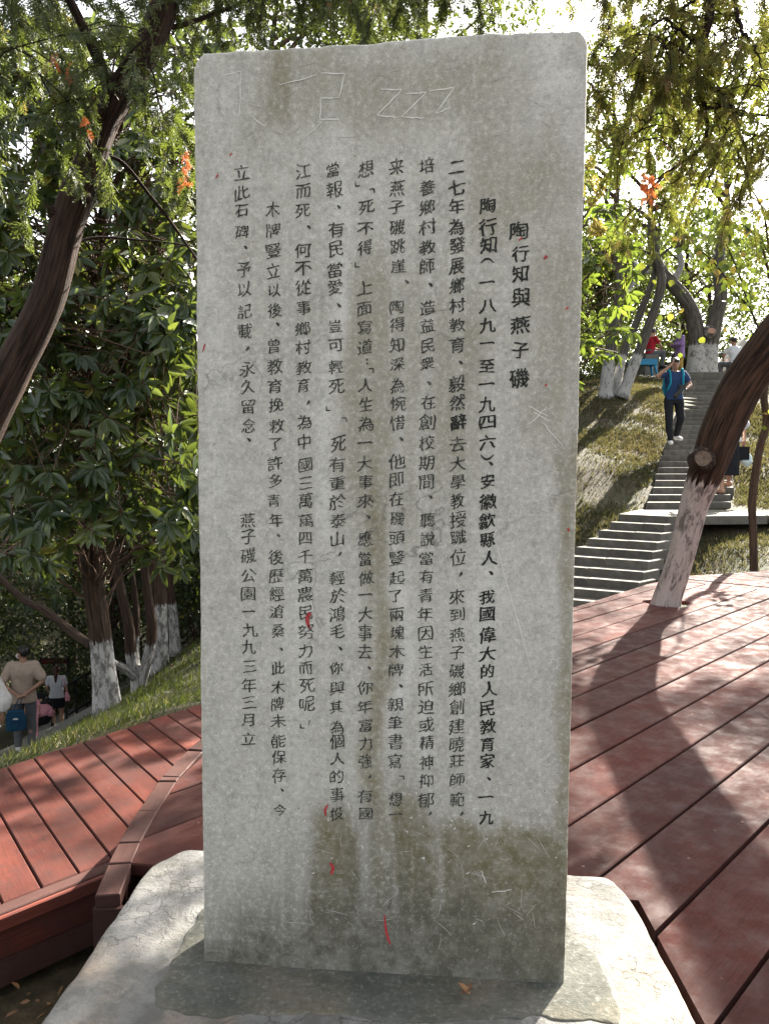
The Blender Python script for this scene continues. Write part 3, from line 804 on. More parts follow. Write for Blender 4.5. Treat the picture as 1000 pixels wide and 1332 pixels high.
def put_char(mb, ch, px, py, size, bold=0.0):
    cnt[0] += 1; rs = random.Random(cnt[0] * 13 + 5)
    x0, z0 = st(px, py)
    s = size * .805 / 492
    if ch in '.,!':          # dot stroke
        a = {'.': ([(-.10, .10), (.02, .02), (.09, -.09)], [.05, .17, .12]), ',': ([(.05, .12), (.04, 0), (-.10, -.16)], [.10, .17, .03]), '!': ([(-.10, .12), (0, .0), (.10, -.10)], [.04, .15, .14])}[ch]
        V, F = stroke(a[0], a[1], 6)
    elif ch == '[': V, F = stroke([(-.14, .1), (.0, .105), (.12, .10), (.14, .0), (.135, -.13)], [.05, .07, .09, .07, .05], 12)
    elif ch == ']': V, F = stroke([(-.11, .16), (-.11, .0), (-.10, -.10), (.02, -.11), (.15, -.10)], [.05, .07, .09, .07, .05], 12)
    elif ch == '(': V, F = stroke([(-.36, -.12), (-.12, .08), (.12, .08), (.36, -.12)], [.05, .11, .10, .04], 10)
    elif ch == ')': V, F = stroke([(-.36, .14), (-.12, -.10), (.14, -.08), (.38, .14)], [.05, .12, .11, .04], 10)
    elif ch == '一': V, F = stroke([(-.42, -.04), (-.36, -.01), (.0, .03), (.30, .07), (.42, .01)], [.05, .11, .075, .10, .10], 14)
    elif ch == ':':
        V, F = stroke([(-.06, .16), (.02, .10)], [.08, .10], 4); V2, F2 = stroke([(-.04, -.06), (.05, -.13)], [.08, .11], 4)
        F = np.vstack([F, F2 + len(V)]); V = np.vstack([V, V2])
    else:
        V, F = glyph(ch, 0.0 if bold > .01 else -.011)
        V = V.copy()
        # brush feeling: rising horizontals, swelling and slightly bent strokes
        wv = np.c_[noise2(V[:, 0] * 2.2 + cnt[0] * 3.1, V[:, 1] * 2.2, 3), noise2(V[:, 0] * 2.2 + 40 + cnt[0] * 3.1, V[:, 1] * 2.2, 4)] - .5
        wf = np.c_[noise2(V[:, 0] * 11 + cnt[0], V[:, 1] * 11, 5), noise2(V[:, 0] * 11 + 40, V[:, 1] * 11 + cnt[0], 6)] - .5
        V = V * np.array([rs.uniform(.93, 1.04), rs.uniform(.88, 1.0)]) + wv * .11 + wf * .062
        V[:, 1] += V[:, 0] * rs.uniform(.08, .20)
    a = rs.uniform(-.03, .03); ca, sa = math.cos(a), math.sin(a)
    V = np.c_[V[:, 0] * ca - V[:, 1] * sa, V[:, 0] * sa + V[:, 1] * ca] * s * rs.uniform(.94, 1.06)
    mb.add(np.c_[V[:, 0] + x0, np.full(len(V), TXT_Y), V[:, 1] + z0], F)
    if len(ch.strip('.,![]():一')):        # the broad side of the brush: a second pass a little lower right
        e_ = (.034 if bold <= .01 else .012 + bold * 1.2) * s
        mb.add(np.c_[V[:, 0] + x0 + e_ * 1.0, np.full(len(V), TXT_Y - .0002), V[:, 1] + z0 - e_ * .25], F)
        if bold > .011:
            mb.add(np.c_[V[:, 0] + x0 + e_ * 1.1, np.full(len(V), TXT_Y - .0004), V[:, 1] + z0 - e_ * .2], F)
Z1 = (290, 190, 3.3273); Z2 = (370, 190, 3.3308); Z3 = (490, 190, 3.3308); Z4 = (290, 580, 3.3273); Z5 = (340, 700, 3.508)
Z6 = (440, 560, 2.5583); Z7 = (530, 560, 2.5615); Z8 = (600, 240, 3.3273); ZB = (240, 600, 2.664)
def seg(zm, text, xs, ys):
    xs = np.interp(np.arange(len(text)), np.linspace(0, len(text) - 1, len(xs)), xs)
    assert len(ys) == len(text), (text, len(text), len(ys))
    return [(c_, zm[0] + x_ / zm[2], zm[1] + y_ / zm[2]) for c_, x_, y_ in zip(text, xs, ys)]
cols = [
 ('title', 24.5, .012, seg(Z8, '陶行知與燕子磯', [247, 252, 252, 256, 254, 252, 248], [200, 298, 385, 490, 605, 718, 838])),
 ('a', 22.5, .016, seg(Z8, '陶行知(一八九一至一九四六).', [113, 112, 113, 112, 110, 112, 110, 110, 107, 108, 110, 109, 110, 110, 126], [92, 182, 262, 330, 425, 525, 610, 688, 785, 865, 950, 1027, 1115, 1180, 1208])
    + seg(Z7, '安徽歙縣人.我國偉大的人民教育家.一九', [265, 266, 264, 264, 270, 277, 264, 264, 264, 265, 265, 270, 263, 266, 265, 264, 270, 260, 262], [168, 235, 300, 362, 425, 475, 553, 612, 680, 742, 800, 862, 925, 985, 1043, 1100, 1160, 1222, 1288])),
 ('b', 22, .014, seg(Z3, '二七年為發展鄉村教育.毅然', [345, 345, 342, 345, 345, 345, 345, 345, 347, 347, 362, 347, 350], [90, 178, 262, 350, 430, 520, 605, 690, 775, 862, 938, 1030, 1110])),
 ('b2', 22, .034, seg(Z3, '辭', [350], [1195])),
 ('b3', 21.5, .006, seg(Z7, '去大學教授職位,來到燕子磯鄉創建曉莊師範,', [165, 165, 165, 165, 167, 167, 168, 176, 163, 163, 165, 165, 163, 163, 163, 163, 163, 163, 163, 163, 180], [45, 110, 172, 235, 297, 358, 422, 478, 553, 612, 680, 740, 800, 860, 920, 985, 1045, 1100, 1162, 1228, 1275])),
 ('c', 21.5, .002, seg(Z3, '培養鄉村教師.造益民衆.在創', [215, 218, 218, 218, 218, 218, 232, 220, 218, 218, 218, 226, 220, 218], [85, 180, 265, 350, 440, 520, 602, 700, 775, 865, 940, 1028, 1110, 1195])
    + seg(Z7, '校期間.聽說當有青年因生活所迫或精神抑郁,', [63, 62, 62, 76, 65, 65, 62, 62, 60, 58, 58, 58, 60, 60, 62, 62, 62, 62, 60, 60, 75], [40, 105, 170, 222, 298, 360, 425, 488, 550, 612, 675, 735, 795, 860, 920, 980, 1040, 1105, 1165, 1230, 1275])),
 ('d', 21.5, -.004, seg(Z3, '来燕子磯跳崖.陶得知深為惋惜.', [85, 87, 85, 87, 90, 90, 130, 85, 87, 85, 87, 87, 90, 88, 105], [90, 180, 265, 350, 435, 520, 590, 695, 775, 860, 945, 1035, 1115, 1200, 1270])
    + seg(Z6, '他即在磯頭豎起了兩塊木牌.親筆書寫[想一', [195, 193, 193, 195, 193, 193, 193, 190, 193, 195, 195, 190, 207, 190, 190, 190, 188, 210, 190, 190], [102, 165, 228, 292, 358, 425, 490, 552, 612, 672, 735, 795, 850, 910, 972, 1035, 1100, 1155, 1225, 1278])),
 ('e', 21.5, .0, seg(Z2, '想][死不得]上面寫道:[人生為', [350, 316, 378, 353, 350, 348, 315, 345, 345, 345, 347, 358, 374, 350, 352, 352], [100, 165, 195, 265, 360, 440, 515, 612, 705, 785, 870, 935, 972, 1035, 1120, 1205])
    + seg(Z6, '一大事來.應當做一大事去.你年富力強,有國', [88, 88, 90, 90, 100, 88, 88, 92, 90, 90, 88, 88, 102, 88, 88, 90, 90, 90, 105, 88, 90], [42, 108, 172, 235, 288, 358, 425, 490, 547, 610, 672, 735, 790, 855, 918, 980, 1040, 1100, 1150, 1215, 1275])),
 ('f', 21.5, .002, seg(Z2, '當報.有民當愛!豈可輕死][死', [207, 215, 235, 222, 222, 218, 220, 236, 218, 220, 222, 225, 190, 258, 232], [105, 190, 265, 360, 445, 535, 610, 690, 780, 865, 955, 1040, 1138, 1185, 1290])
    + seg(ZB, '有重於泰山,輕於鴻毛!你與其為個人的事投', [528, 528, 528, 530, 528, 538, 528, 530, 528, 528, 540, 525, 527, 525, 527, 527, 530, 527, 527, 527], [10, 75, 140, 205, 268, 320, 405, 465, 530, 590, 648, 715, 787, 850, 920, 970, 1030, 1090, 1155, 1220])),
 ('g', 21.5, .0, seg(Z2, '江而死.何不從事鄉村教育,為中', [80, 80, 80, 105, 80, 80, 80, 82, 80, 80, 82, 82, 103, 85, 85], [110, 195, 280, 352, 450, 530, 610, 700, 790, 870, 960, 1035, 1110, 1195, 1280])
    + seg(ZB, '國三萬萬四千萬農民努力而死呢]', [418, 420, 418, 420, 418, 418, 416, 416, 420, 420, 418, 420, 425, 425, 408], [12, 75, 135, 205, 265, 330, 395, 460, 525, 590, 655, 715, 775, 840, 918]) ),
 ('g2', 11, .01, seg(ZB, '?', [432], [905])),
 ('h', 21, -.002, seg(Z1, '木牌豎立以後.曾教育挽救了', [215, 215, 218, 218, 222, 222, 237, 220, 225, 225, 228, 230, 225], [275, 362, 450, 540, 625, 710, 772, 865, 955, 1040, 1120, 1210, 1290])
    + seg(Z4, '許多青年.後歷經滄桑.此木牌未能', [225, 225, 222, 228, 240, 228, 230, 233, 232, 238, 253, 237, 238, 235, 240, 240], [75, 150, 235, 320, 388, 480, 565, 640, 715, 800, 880, 960, 1045, 1115, 1190, 1275])
    + seg(Z5, '保存!今', [80, 78, 95, 82], [998, 1080, 1148, 1240])),
 ('i', 21.5, .002, seg(Z1, '立此石碑.予以記載,永久留念.', [80, 80, 82, 82, 98, 90, 93, 93, 95, 107, 103, 107, 108, 110, 113], [115, 200, 280, 370, 440, 535, 620, 715, 800, 875, 965, 1040, 1125, 1210, 1272])
    + seg(Z4, '燕子磯公園一九九三年三月立', [107, 108, 110, 110, 108, 112, 117, 113, 115, 113, 112, 108, 110], [320, 395, 475, 560, 640, 718, 795, 870, 952, 1035, 1110, 1185, 1265])),
]
merge = {}
for key, size, bold, chars in cols:
    m_ = merge.setdefault(key[0] + ('B' if key == 'b2' else ''), MB())
    for ch, px, py in chars: put_char(m_, ch, px, py, size, bold)
for key, m_ in merge.items():
    o = m_.build('inscription', M['ink_bold'] if key in ('t', 'a', 'bB') else M['ink'], tablet, smooth=False)
    if key == 't': o['label'] = 'title column of larger black characters'
bpy.data.objects.remove(fo)
# smudge round the overpainted character, graffiti scratches, red paint marks
M['scratch'] = m_plain('scratch', (.60, .595, .57), .8, var=.1)
M['scratch_faint'] = m_plain('scratch_faint', (.40, .395, .37), .8, var=.1)
M['red_paint'] = m_plain('red_paint', (.36, .035, .04), .6, var=.25, scale=80)
M['purple_ink'] = m_plain('purple_ink', (.30, .30, .42), .8, var=.1)
def px_stroke(mb, pts, w, y=-.0008, n=None, jit=0):
    P2 = np.array([st(*p) for p in pts]); w = np.array(w) * .805 / 492
    if n is None:       # polyline with corners
        for p, q in zip(P2[:-1], P2[1:]):
            k = 7; c_ = p + (q - p) * np.linspace(0, 1, k)[:, None] + (np.random.default_rng(len(mb.V) + 3).random((k, 2)) - .5) * jit
            V, F = stroke(c_, [w.mean() * .6, w.mean() * 1.2, w.mean() * .7], k); mb.add(np.c_[V[:, 0], np.full(len(V), y), V[:, 1]], F)
    else:
        V, F = stroke(P2, w, n); mb.add(np.c_[V[:, 0], np.full(len(V), y), V[:, 1]], F)
for pts in ([(418, 95), (448, 96), (441, 127), (417, 128), (417, 156), (442, 155)], [(496, 116), (522, 117), (490, 150), (518, 153)], [(528, 122), (554, 120), (522, 152), (552, 154)], [(560, 118), (590, 114), (566, 148), (586, 140)]):
    mb = MB(); px_stroke(mb, pts, [1.5], jit=.002); o = mb.build('scratch', M['scratch'], tablet, False)
for p_ in ([(314, 92), (312, 150)], [(292, 98), (313, 93)], [(326, 150), (345, 165)], [(395, 180), (418, 160)], [(365, 110), (412, 98)], [(688, 528), (712, 541)], [(712, 528), (688, 552)], [(704, 548), (732, 580)], [(694, 536), (716, 548)], [(640, 690), (692, 875)], [(640, 1160), (665, 1157)], [(626, 1132), (632, 1149)]):
    mb = MB(); px_stroke(mb, p_, [1.1], jit=.003); mb.build('scratch', M['scratch'], tablet, False)
mb = MB(); rr_ = random.Random(3)
for k in range(170):
    cx_, cy_ = rr_.uniform(290, 706), rr_.choice([rr_.uniform(60, 200), rr_.uniform(60, 1250), rr_.uniform(1000, 1200)])
    a = rr_.gauss(.5, .9); l = rr_.uniform(5, 34)
    px_stroke(mb, [(cx_, cy_), (cx_ + l * .5 * math.cos(a) + rr_.uniform(-2, 2), cy_ + l * .5 * math.sin(a)), (cx_ + l * math.cos(a), cy_ + l * math.sin(a))], [.3, .7, .3], n=5)
o = mb.build('hairline_scratches', M['scratch_faint'], tablet, False); o['kind'] = 'stuff'
mb = MB()
for k in range(75):
    cx_, cy_ = rr_.uniform(270, 738), rr_.gauss(1060, 60) if rr_.random() < .7 else rr_.uniform(200, 1200)
    a = rr_.uniform(0, 3.1); l = rr_.uniform(1, 3.6)
    px_stroke(mb, [(cx_, cy_), (cx_ + l * math.cos(a), cy_ + l * math.sin(a)), (cx_ + 1.4 * l * math.cos(a + .5), cy_ + 1.4 * l * math.sin(a + .5))], [.6, 1.7, .7], n=4, y=-.0009)
o = mb.build('paint_flecks', M['scratch'], tablet, False); o['kind'] = 'stuff'
for pts, w in (([(500, 1190), (502, 1210), (506, 1224), (508, 1228)], [2, 3.4, 3, 1.5]), ([(404, 797), (400, 803), (401, 813), (404, 817)], [5, 6, 4, 2]), ([(429, 1122), (433, 1128), (431, 1137)], [2.5, 5, 3]), ([(427, 1046), (423, 1053), (424, 1061)], [1.5, 3.4, 2]), ([(264, 458), (266, 451), (267, 447)], [1, 2.4, 1.5]), ([(281, 232), (284, 227)], [1.5, 2.2]), ([(299, 203), (302, 199)], [1.3, 2]), ([(740, 691), (738, 687)], [2, 3]), ([(707, 337), (711, 333)], [2.5, 4]), ([(735, 402), (739, 400)], [2, 2.5]), ([(674, 313), (679, 309)], [1.5, 2.6]), ([(708, 502), (711, 500)], [1.5, 2.6])):
    mb = MB(); px_stroke(mb, pts, w, n=8, y=-.0013); o = mb.build('red_mark', M['red_paint'], tablet, False)
mb = MB()
for k in range(60):
    cx_, cy_ = rr_.uniform(270, 745), rr_.uniform(120, 1200)
    px_stroke(mb, [(cx_, cy_), (cx_ + rr_.uniform(.6, 1.6), cy_ + rr_.uniform(-.8, .8))], [.8, 1.3], n=3, y=-.0012)
o = mb.build('red_specks', m_plain('red_speck', (.17, .05, .05), .7), tablet, False); o['kind'] = 'stuff'

# ------------------------------------------------------------------ stone staircase
stairs = empty('stone_staircase', (4.6, 12, .42), 'long flight of grey stone steps climbing the grassy slope', 'staircase')
stairs.location = (0, 0, 0)
def slab(poly, ztop, th, name='step', mat=None, parent=None, cham=.008):
    if area(poly) < 0: poly = poly[::-1]
    c_ = np.mean(poly, 0)
    o = plank_mb([[(x_ - c_[0], y_ - c_[1]) for x_, y_ in poly]], 0, th, cham).build(name, mat or M['step'], parent or stairs, False)
    o.location = (c_[0], c_[1], ztop); return o
for i in range(30):
    y0 = 12.04 + .33 * i; f0 = (y0 - 12) / 9.9
    xa = 4.07 + 4.53 * f0; xb = 5.42 + 4.44 * f0; w2 = .33 / 9.9
    zt = .42 + .107 * (i + 1) + random.uniform(-.004, .004)
    j1, j2 = random.uniform(-.03, .03), random.uniform(-.03, .03)
    xm = xa + (xb - xa) * random.uniform(.35, .65)
    for (p0, p1, e_) in ((xa + j1, xm - .003, 0), (xm + .003, xb + j2, .003)):
        slab([(p0, y0 - .012), (p1, y0 - .012), (p1 + 4.5 * w2, y0 + .36), (p0 + 4.5 * w2, y0 + .36)], zt + e_, .15)
slab([(3.36, 11.02), (3.9, 10.58), (5.35, 10.72), (5.46, 12.06), (4.0, 12.06)], .42, .12, 'landing')
for a_, b_ in ((5.37, 6.6), (6.61, 7.9), (7.91, 9.3)):
    slab([(a_, 10.72 - .1 * (a_ - 5.4)), (b_, 10.72 - .1 * (b_ - 5.4)), (b_, 11.5 - .06 * (b_ - 5.4)), (a_, 11.5 - .06 * (a_ - 5.4))], .425 + random.uniform(-.004, .004), .11, 'landing')
for i in range(1, 13):
    Lq = np.array([3.38 - .2 * i, 11.0 - .165 * i]); Rq = np.array([3.9 - .12 * i, 10.55 - .195 * i])
    bk = np.array([.30, .27])
    zt = .42 - .100 * i + random.uniform(-.004, .004)
    mq = Lq + (Rq - Lq) * random.uniform(.4, .6)
    slab([tuple(Lq), tuple(mq), tuple(mq + bk), tuple(Lq + bk)], zt, .14)
    slab([tuple(mq + (Rq - Lq) * .004), tuple(Rq), tuple(Rq + bk), tuple(mq + (Rq - Lq) * .004 + bk)], zt + .003, .14)

# ------------------------------------------------------------------ leaves, branches, trees
def leaf_template(wd=.36, droop=.22, fold=.10, n=4, obo=.6):
    ts = np.linspace(0, 1, n + 2)[1:-1]
    V = [(0, 0, 0)]; 
    for t_ in ts:
        w_ = wd / 2 * math.sin(math.pi * t_ ** (1 / (2 * obo) if obo > .5 else 1)) ** .8
        z_ = -droop * t_ * t_
        V += [(t_, w_, z_ + fold * w_), (t_, 0, z_ - fold * .3), (t_, -w_, z_ + fold * w_)]
    V.append((1, 0, -droop))
    F3 = [[0, 2, 1], [0, 3, 2]]; F4 = []
    for k in range(n - 1):
        a = 1 + 3 * k; F4 += [[a, a + 1, a + 4, a + 3], [a + 1, a + 2, a + 5, a + 4]]
    a = 1 + 3 * (n - 1); F3 += [[a, a + 1, a + 3], [a + 1, a + 2, a + 3]]
    return np.array(V, float), np.array(F3), np.array(F4)
def spray_template(n=9, seed=0):
    """a flat drooping cypress spray: thin central twig with short side fingers"""
    r_ = random.Random(seed); V = []; F = []
    def sliver(p, q, w):
        p = np.array(p, float); q = np.array(q, float); d = q - p; nrm = np.array([-d[1], d[0], 0]); nrm /= np.linalg.norm(nrm) + 1e-9
        b = len(V); m_ = p + d * .45 + np.array([0, 0, r_.uniform(-.02, .02)])
        V.extend([tuple(p), tuple(m_ + nrm * w), tuple(q), tuple(m_ - nrm * w)]); F.append([b, b + 1, b + 2, b + 3])
    sliver((0, 0, 0), (1, 0, -.12), .030)
    for k in range(n):
        t_ = (k + .6) / (n + .5); sd = 1 if k % 2 else -1
        l = (.42 - .22 * t_) * r_.uniform(.7, 1.2); a = r_.uniform(.5, .95)
        q = (t_ + l * math.cos(a), sd * l * math.sin(a), -.12 * t_ + r_.uniform(-.12, .06))
        sliver((t_, 0, -.12 * t_ * t_), q, .042)
        if k % 3 == 0: sliver((t_ + l * .4 * math.cos(a), sd * l * .4 * math.sin(a), -.12 * t_), (t_ + l * .9 * math.cos(a * .3), sd * l * .8 * math.sin(a * .6), -.1 * t_ - .05), .016)
    return np.array(V), np.zeros((0, 3), int), np.array(F)
T_BIG = leaf_template(.36, .20, .25, 4)
T_MED = leaf_template(.42, .15, .2, 2)
T_SM = (np.array([(0, 0, 0), (.5, .24, .05), (1, 0, -.08), (.5, -.24, .05)], float), np.array([[0, 2, 1], [0, 3, 2]]), np.zeros((0, 4), int))
T_HEART = (np.array([(0, 0, 0), (.12, .36, .05), (.5, .46, .03), (1, 0, -.12), (.5, -.46, .03), (.12, -.36, .05), (.4, 0, -.04)], float), np.array([[0, 6, 1], [1, 6, 2], [2, 6, 3], [3, 6, 4], [4, 6, 5], [5, 6, 0]]), np.zeros((0, 4), int))
T_SPRAYS = [spray_template(9, k) for k in range(3)]
T_BLADE = (np.array([(0, .5, 0), (0, -.5, 0), (.5, .38, .10), (.5, -.38, .10), (1, 0, -.06)], float), np.array([[2, 3, 4]]), np.array([[0, 1, 3, 2]]))
def unit(v): return v / (np.linalg.norm(v, axis=-1, keepdims=True) + 1e-9)
def scatter(mb, tpl, pos, dirs, ups, size, tint, width=None):
    V, F3, F4 = tpl; n = len(pos)
    if n == 0: return
    x_ = unit(dirs); z_ = unit(ups - x_ * (ups * x_).sum(-1, keepdims=True)); y_ = np.cross(z_, x_)
    sz = np.broadcast_to(np.asarray(size, float), (n,))[:, None, None]
    wd = sz if width is None else np.broadcast_to(np.asarray(width, float), (n,))[:, None, None]
    W = pos[:, None, :] + sz * V[None, :, 0:1] * x_[:, None] + wd * V[None, :, 1:2] * y_[:, None] + sz * V[None, :, 2:3] * z_[:, None]
    k = len(V); off = (np.arange(n) * k)[:, None, None]
    fs = []
    if len(F3): fs.append((F3[None] + off).reshape(-1, 3))
    if len(F4): fs.append((F4[None] + off).reshape(-1, 4))
    mb.add(W.reshape(-1, 3), fs, tint=np.repeat(np.clip(tint, 0, 1), k))
def rnd_dirs(n): return unit(rng.normal(size=(n, 3)))
def ellipsoid_points(c, r, n, shell=.45):
    d = rnd_dirs(n); rad = (shell + (1 - shell) * rng.random(n)) ** .7
    return np.array(c) + d * rad[:, None] * np.array(r)
def branch_to(mb, trunk, q, r0, sides=5, n=8):
    trunk = np.asarray(trunk); q = np.asarray(q)
    dz = trunk[:, 2] - (q[2] - .5 * np.linalg.norm(trunk[:, :2] - q[:2], axis=1))
    i = int(np.argmin(np.abs(dz) + .15 * np.linalg.norm(trunk - q, axis=1)))
    p = trunk[i]; m_ = (p + q) / 2 + np.array([0, 0, .12 * np.linalg.norm(q - p)]) + rng.normal(size=3) * .06 * np.linalg.norm(q - p)
    pts = catmull([p, m_, q], n); pts[1:-1] += rng.normal(size=(n - 2, 3)) * .02 * np.linalg.norm(q - p)
    mb.tube(pts, np.linspace(r0, r0 * .25, n), sides, cap=False)
def bark_furrow(seed, amp=.06):
    return lambda a, L_: amp * (noise2(np.cos(a) * 3.2 + 9 + seed, L_ * 1.3 + np.sin(a) * 3.2 + 20, 3) + .6 * noise2(np.cos(a) * 9 + 9 + seed, L_ * 2.2 + np.sin(a) * 9 + 20, 5) - .8)
def leaves_in_clumps(mb, tpl, centers, cr, per, size, up=.5, droop=0.0, flat=.7, tspread=.5):
    n = len(centers) * per
    ci = np.repeat(np.arange(len(centers)), per)
    d = rnd_dirs(n); rad = rng.random(n) ** .5
    pos = centers[ci] + d * rad[:, None] * cr * np.array([1, 1, flat])
    dirs = unit(d + rng.normal(size=(n, 3)) * .6 + np.array([0, 0, -droop]))
    ups = rng.normal(size=(n, 3)) * .7 + np.array([0, 0, up + .4])
    tint = np.clip(.28 + (rng.random(len(centers))[ci] - .5) * .3 + rng.gamma(1.3, .16, n) * tspread * 1.6, 0, 1)
    scatter(mb, tpl, pos, dirs, ups, size * rng.uniform(.7, 1.25, n), tint)

SDIR = np.array(sdir)
SUN_SPOTS = [np.array(p_) for p_ in ((-.52, 1.75, .06), (-.60, 1.60, .06), (.56, 1.50, .06), (-1.6, 3.3, -.3), (-1.45, 3.9, -.3))] + [G(*p_, 0) for p_ in ((800, 850), (810, 1080))]
SLOPE_SPOTS = [np.array(p_) for p_ in ((4.3, 13.6, 1.1), (4.8, 16.6, 2.0), (5.2, 13.0, .7), (3.0, 10.2, 0), (4.4, 11.4, .4), (6.6, 16, 1.8), (5, 10.2, .1))]
def off_sunspots(c_, r_, spots=None):
    """drop the points that would shade the openings in the canopy"""
    c_ = np.asarray(c_); keep = np.ones(len(c_), bool)
    for p_ in (spots or SUN_SPOTS):
        d_ = c_ - p_; t_ = d_ @ SDIR; keep &= np.linalg.norm(d_ - t_[:, None] * SDIR, axis=1) > r_
    return c_[keep]
def tree(name, label, stems, crowns, leafmat, leafsize, per=60, clump=.5, bark='bark_wash', wash=1.1, tpl=None, group=None, sides=14, ncl=40, droop=.2, limb_r=.05, flat=.7, bstep=2):
    """stems: list of (points, radii); crowns: list of (center, radii, clumps)"""
    tpl = tpl or T_SM
    base = np.array(stems[0][0][0])
    root = empty(name, tuple(base), label, 'tree', group)
    Lb = tuple(base)
    trunk_pts = []
    for k, (pts, rad) in enumerate(stems):
        n = max(8, int(np.linalg.norm(np.array(pts[-1]) - np.array(pts[0])) / .12)); n = min(n, 60)
        c_ = catmull(pts, n); r_ = np.interp(np.linspace(0, 1, n), np.linspace(0, 1, len(rad)), rad)
        r_ = r_ * (1 + .25 * np.exp(-np.linspace(0, 1, n) * 30) * (1 if k == 0 or True else 0))
        mb = MB(); mb.tube(c_, r_, sides, furrow=bark_furrow(k + len(name)), wash=wash)
        o = mb.build('trunk' if k == 0 else 'limb', M[bark], None); o.location = (0, 0, 0)
        o.parent = root; o.matrix_parent_inverse = Matrix.Translation(-Vector(Lb))
        trunk_pts.append(c_)
    TP = np.vstack(trunk_pts)
    br = MB(); cen = []
    for c_, r_, n_ in crowns:
        q = ellipsoid_points(c_, r_, n_)
        if name in ('camphor_tree', 'leafy_tree'): q = off_sunspots(q, .38)
        if name in ('old_tree', 'triple_tree', 'leafy_tree'): q = off_sunspots(q, .85, SLOPE_SPOTS)
        cen.append(q)
        for p in q[::bstep]: branch_to(br, TP, p, limb_r)
    cen = np.vstack(cen)
    if br.n:
        o = br.build('branches', M['twig']); o.parent = root; o.matrix_parent_inverse = Matrix.Translation(-Vector(Lb)); o['kind'] = 'stuff'
    lv = MB(); leaves_in_clumps(lv, tpl, cen, clump, per, leafsize, droop=droop, flat=flat)
    o = lv.build('crown', leafmat, smooth=False); o.parent = root; o.matrix_parent_inverse = Matrix.Translation(-Vector(Lb))
    return root
def part(o, root, name=None):
    o.parent = root; o.matrix_parent_inverse = Matrix.Translation(-root.location); return o
def pth(lst): return [P(x_, y_, Y_) for x_, y_, Y_ in lst]

# --- the whitewashed leaning tree growing through the deck
lean = empty('leaning_tree', (TREE[0], TREE[1], 0), 'leaning tree with peeling whitewashed trunk growing through a hole in the deck', 'tree')
lp = pth([(864, 800, 6.42), (866, 783, 6.40), (884, 728, 6.33), (903, 655, 6.25), (921, 605, 6.15), (938, 558, 6.08), (966, 500, 6.0), (1003, 448, 5.9), (1045, 395, 5.85), (1120, 290, 5.9), (1210, 150, 6.2), (1290, -60, 6.6)])
lr = [.132, .120, .108, .114, .134, .146, .150, .152, .155, .15, .14, .12]
n = 130; c_ = catmull(lp, n); r_ = np.interp(np.linspace(0, len(lr) - 1, n), np.arange(len(lr)), lr)
mb = MB(); mb.tube(c_, r_, 72, furrow=lambda a, L_: .07 * noise2(np.cos(a) * 2.2 + 5, L_ * 1.2 + np.sin(a) * 2.2 + 9, 3) + .085 * noise2(np.cos(a + L_ * .35) * 8 + 30, L_ * .9 + np.sin(a + L_ * .35) * 8 + 9, 7) * sstep(.9, 1.2, L_) - .06 + .10 * np.exp(-((L_ - .0) / .09) ** 2), wash=1.20)
part(mb.build('trunk', M['bark_lean']), lean)
def knot(root, px, py, Y, rr, toward, length=.10, mat='cut_wood', bark='bark_dark', ell=1.15):
    c0 = P(px, py, Y); d = unit(np.array(toward, float))
    mb = MB(); mb.tube(np.array([c0 - d * length * 1.6, c0 - d * .03, c0, c0 + d * .015]), np.array([rr * 1.55, rr * 1.28, rr * 1.12, rr * .9]), 20, cap=False, furrow=bark_furrow(3, .12))
    k_ = part(mb.build('branch_stub', M[bark]), root)
    mb = MB(); a = np.linspace(0, 2 * math.pi, 21)[:-1]
    u = unit(np.cross(d, [0, 0, 1])); v = np.cross(u, d)
    rings = [np.array([c0 + d * (.004 - .012 * (1 - f) * .8) + (u * math.cos(t_) + v * math.sin(t_) * ell) * rr * .97 * f for t_ in a]) for f in (.05, .35, .7, 1)]
    V = np.vstack(rings); F = [[r_ * 20 + i, r_ * 20 + (i + 1) % 20, (r_ + 1) * 20 + (i + 1) % 20, (r_ + 1) * 20 + i] for r_ in range(3) for i in range(20)]
    mb.add(V, [np.array(F), np.arange(20)[None]]); s_ = mb.build('cut_face', M[mat]); s_.parent = k_
    return k_
knot(lean, 914, 596, 5.93, .070, (-.35, -1, .12), .10, bark='bark_dark')

def droop_twigs(starts, n_each, length, rs, out, spread=.7, r0=.006):
    """thin drooping twigs from points along limbs; returns the twig polylines"""
    tw = []
    for s_ in starts:
        for _ in range(n_each):
            a = rng.uniform(0, 2 * math.pi); h = rng.uniform(.2, 1) * spread
            l = length * rng.uniform(.5, 1.3); p = np.array(s_); pts = [p]
            d = np.array([math.cos(a) * h, math.sin(a) * h, rng.uniform(-.1, .35)])
            for k in range(6):
                d = d + np.array([0, 0, -.26]) + rng.normal(size=3) * .12; d = unit(d)
                p = p + d * l / 6; pts.append(p)
            pts = np.array(pts); tw.append(pts)
            out.tube(pts, np.linspace(r0, r0 * .35, 7), 4, cap=False)
    return tw
def sprays_on(mb, twigs, per, size, tint0=.35, skip=.25):
    for T_ in T_SPRAYS:
        pos = []; dr = []
        for tw in twigs:
            n = per // 3 + 1
            t_ = rng.uniform(skip, 1, n) * (len(tw) - 1); i = np.minimum(t_.astype(int), len(tw) - 2); f = (t_ - i)[:, None]
            pos.append(tw[i] * (1 - f) + tw[i + 1] * f); dr.append(unit(tw[i + 1] - tw[i]))
        pos = np.vstack(pos); dr = np.vstack(dr); n = len(pos)
        dd = unit(dr * .6 + rng.normal(size=(n, 3)) * .5 + np.array([0, 0, -.55]))
        tint = np.clip(tint0 + rng.normal(size=n) * .22, 0, 1)
        scatter(mb, T_, pos, dd, rng.normal(size=(n, 3)), size * rng.uniform(.6, 1.3, n), tint)
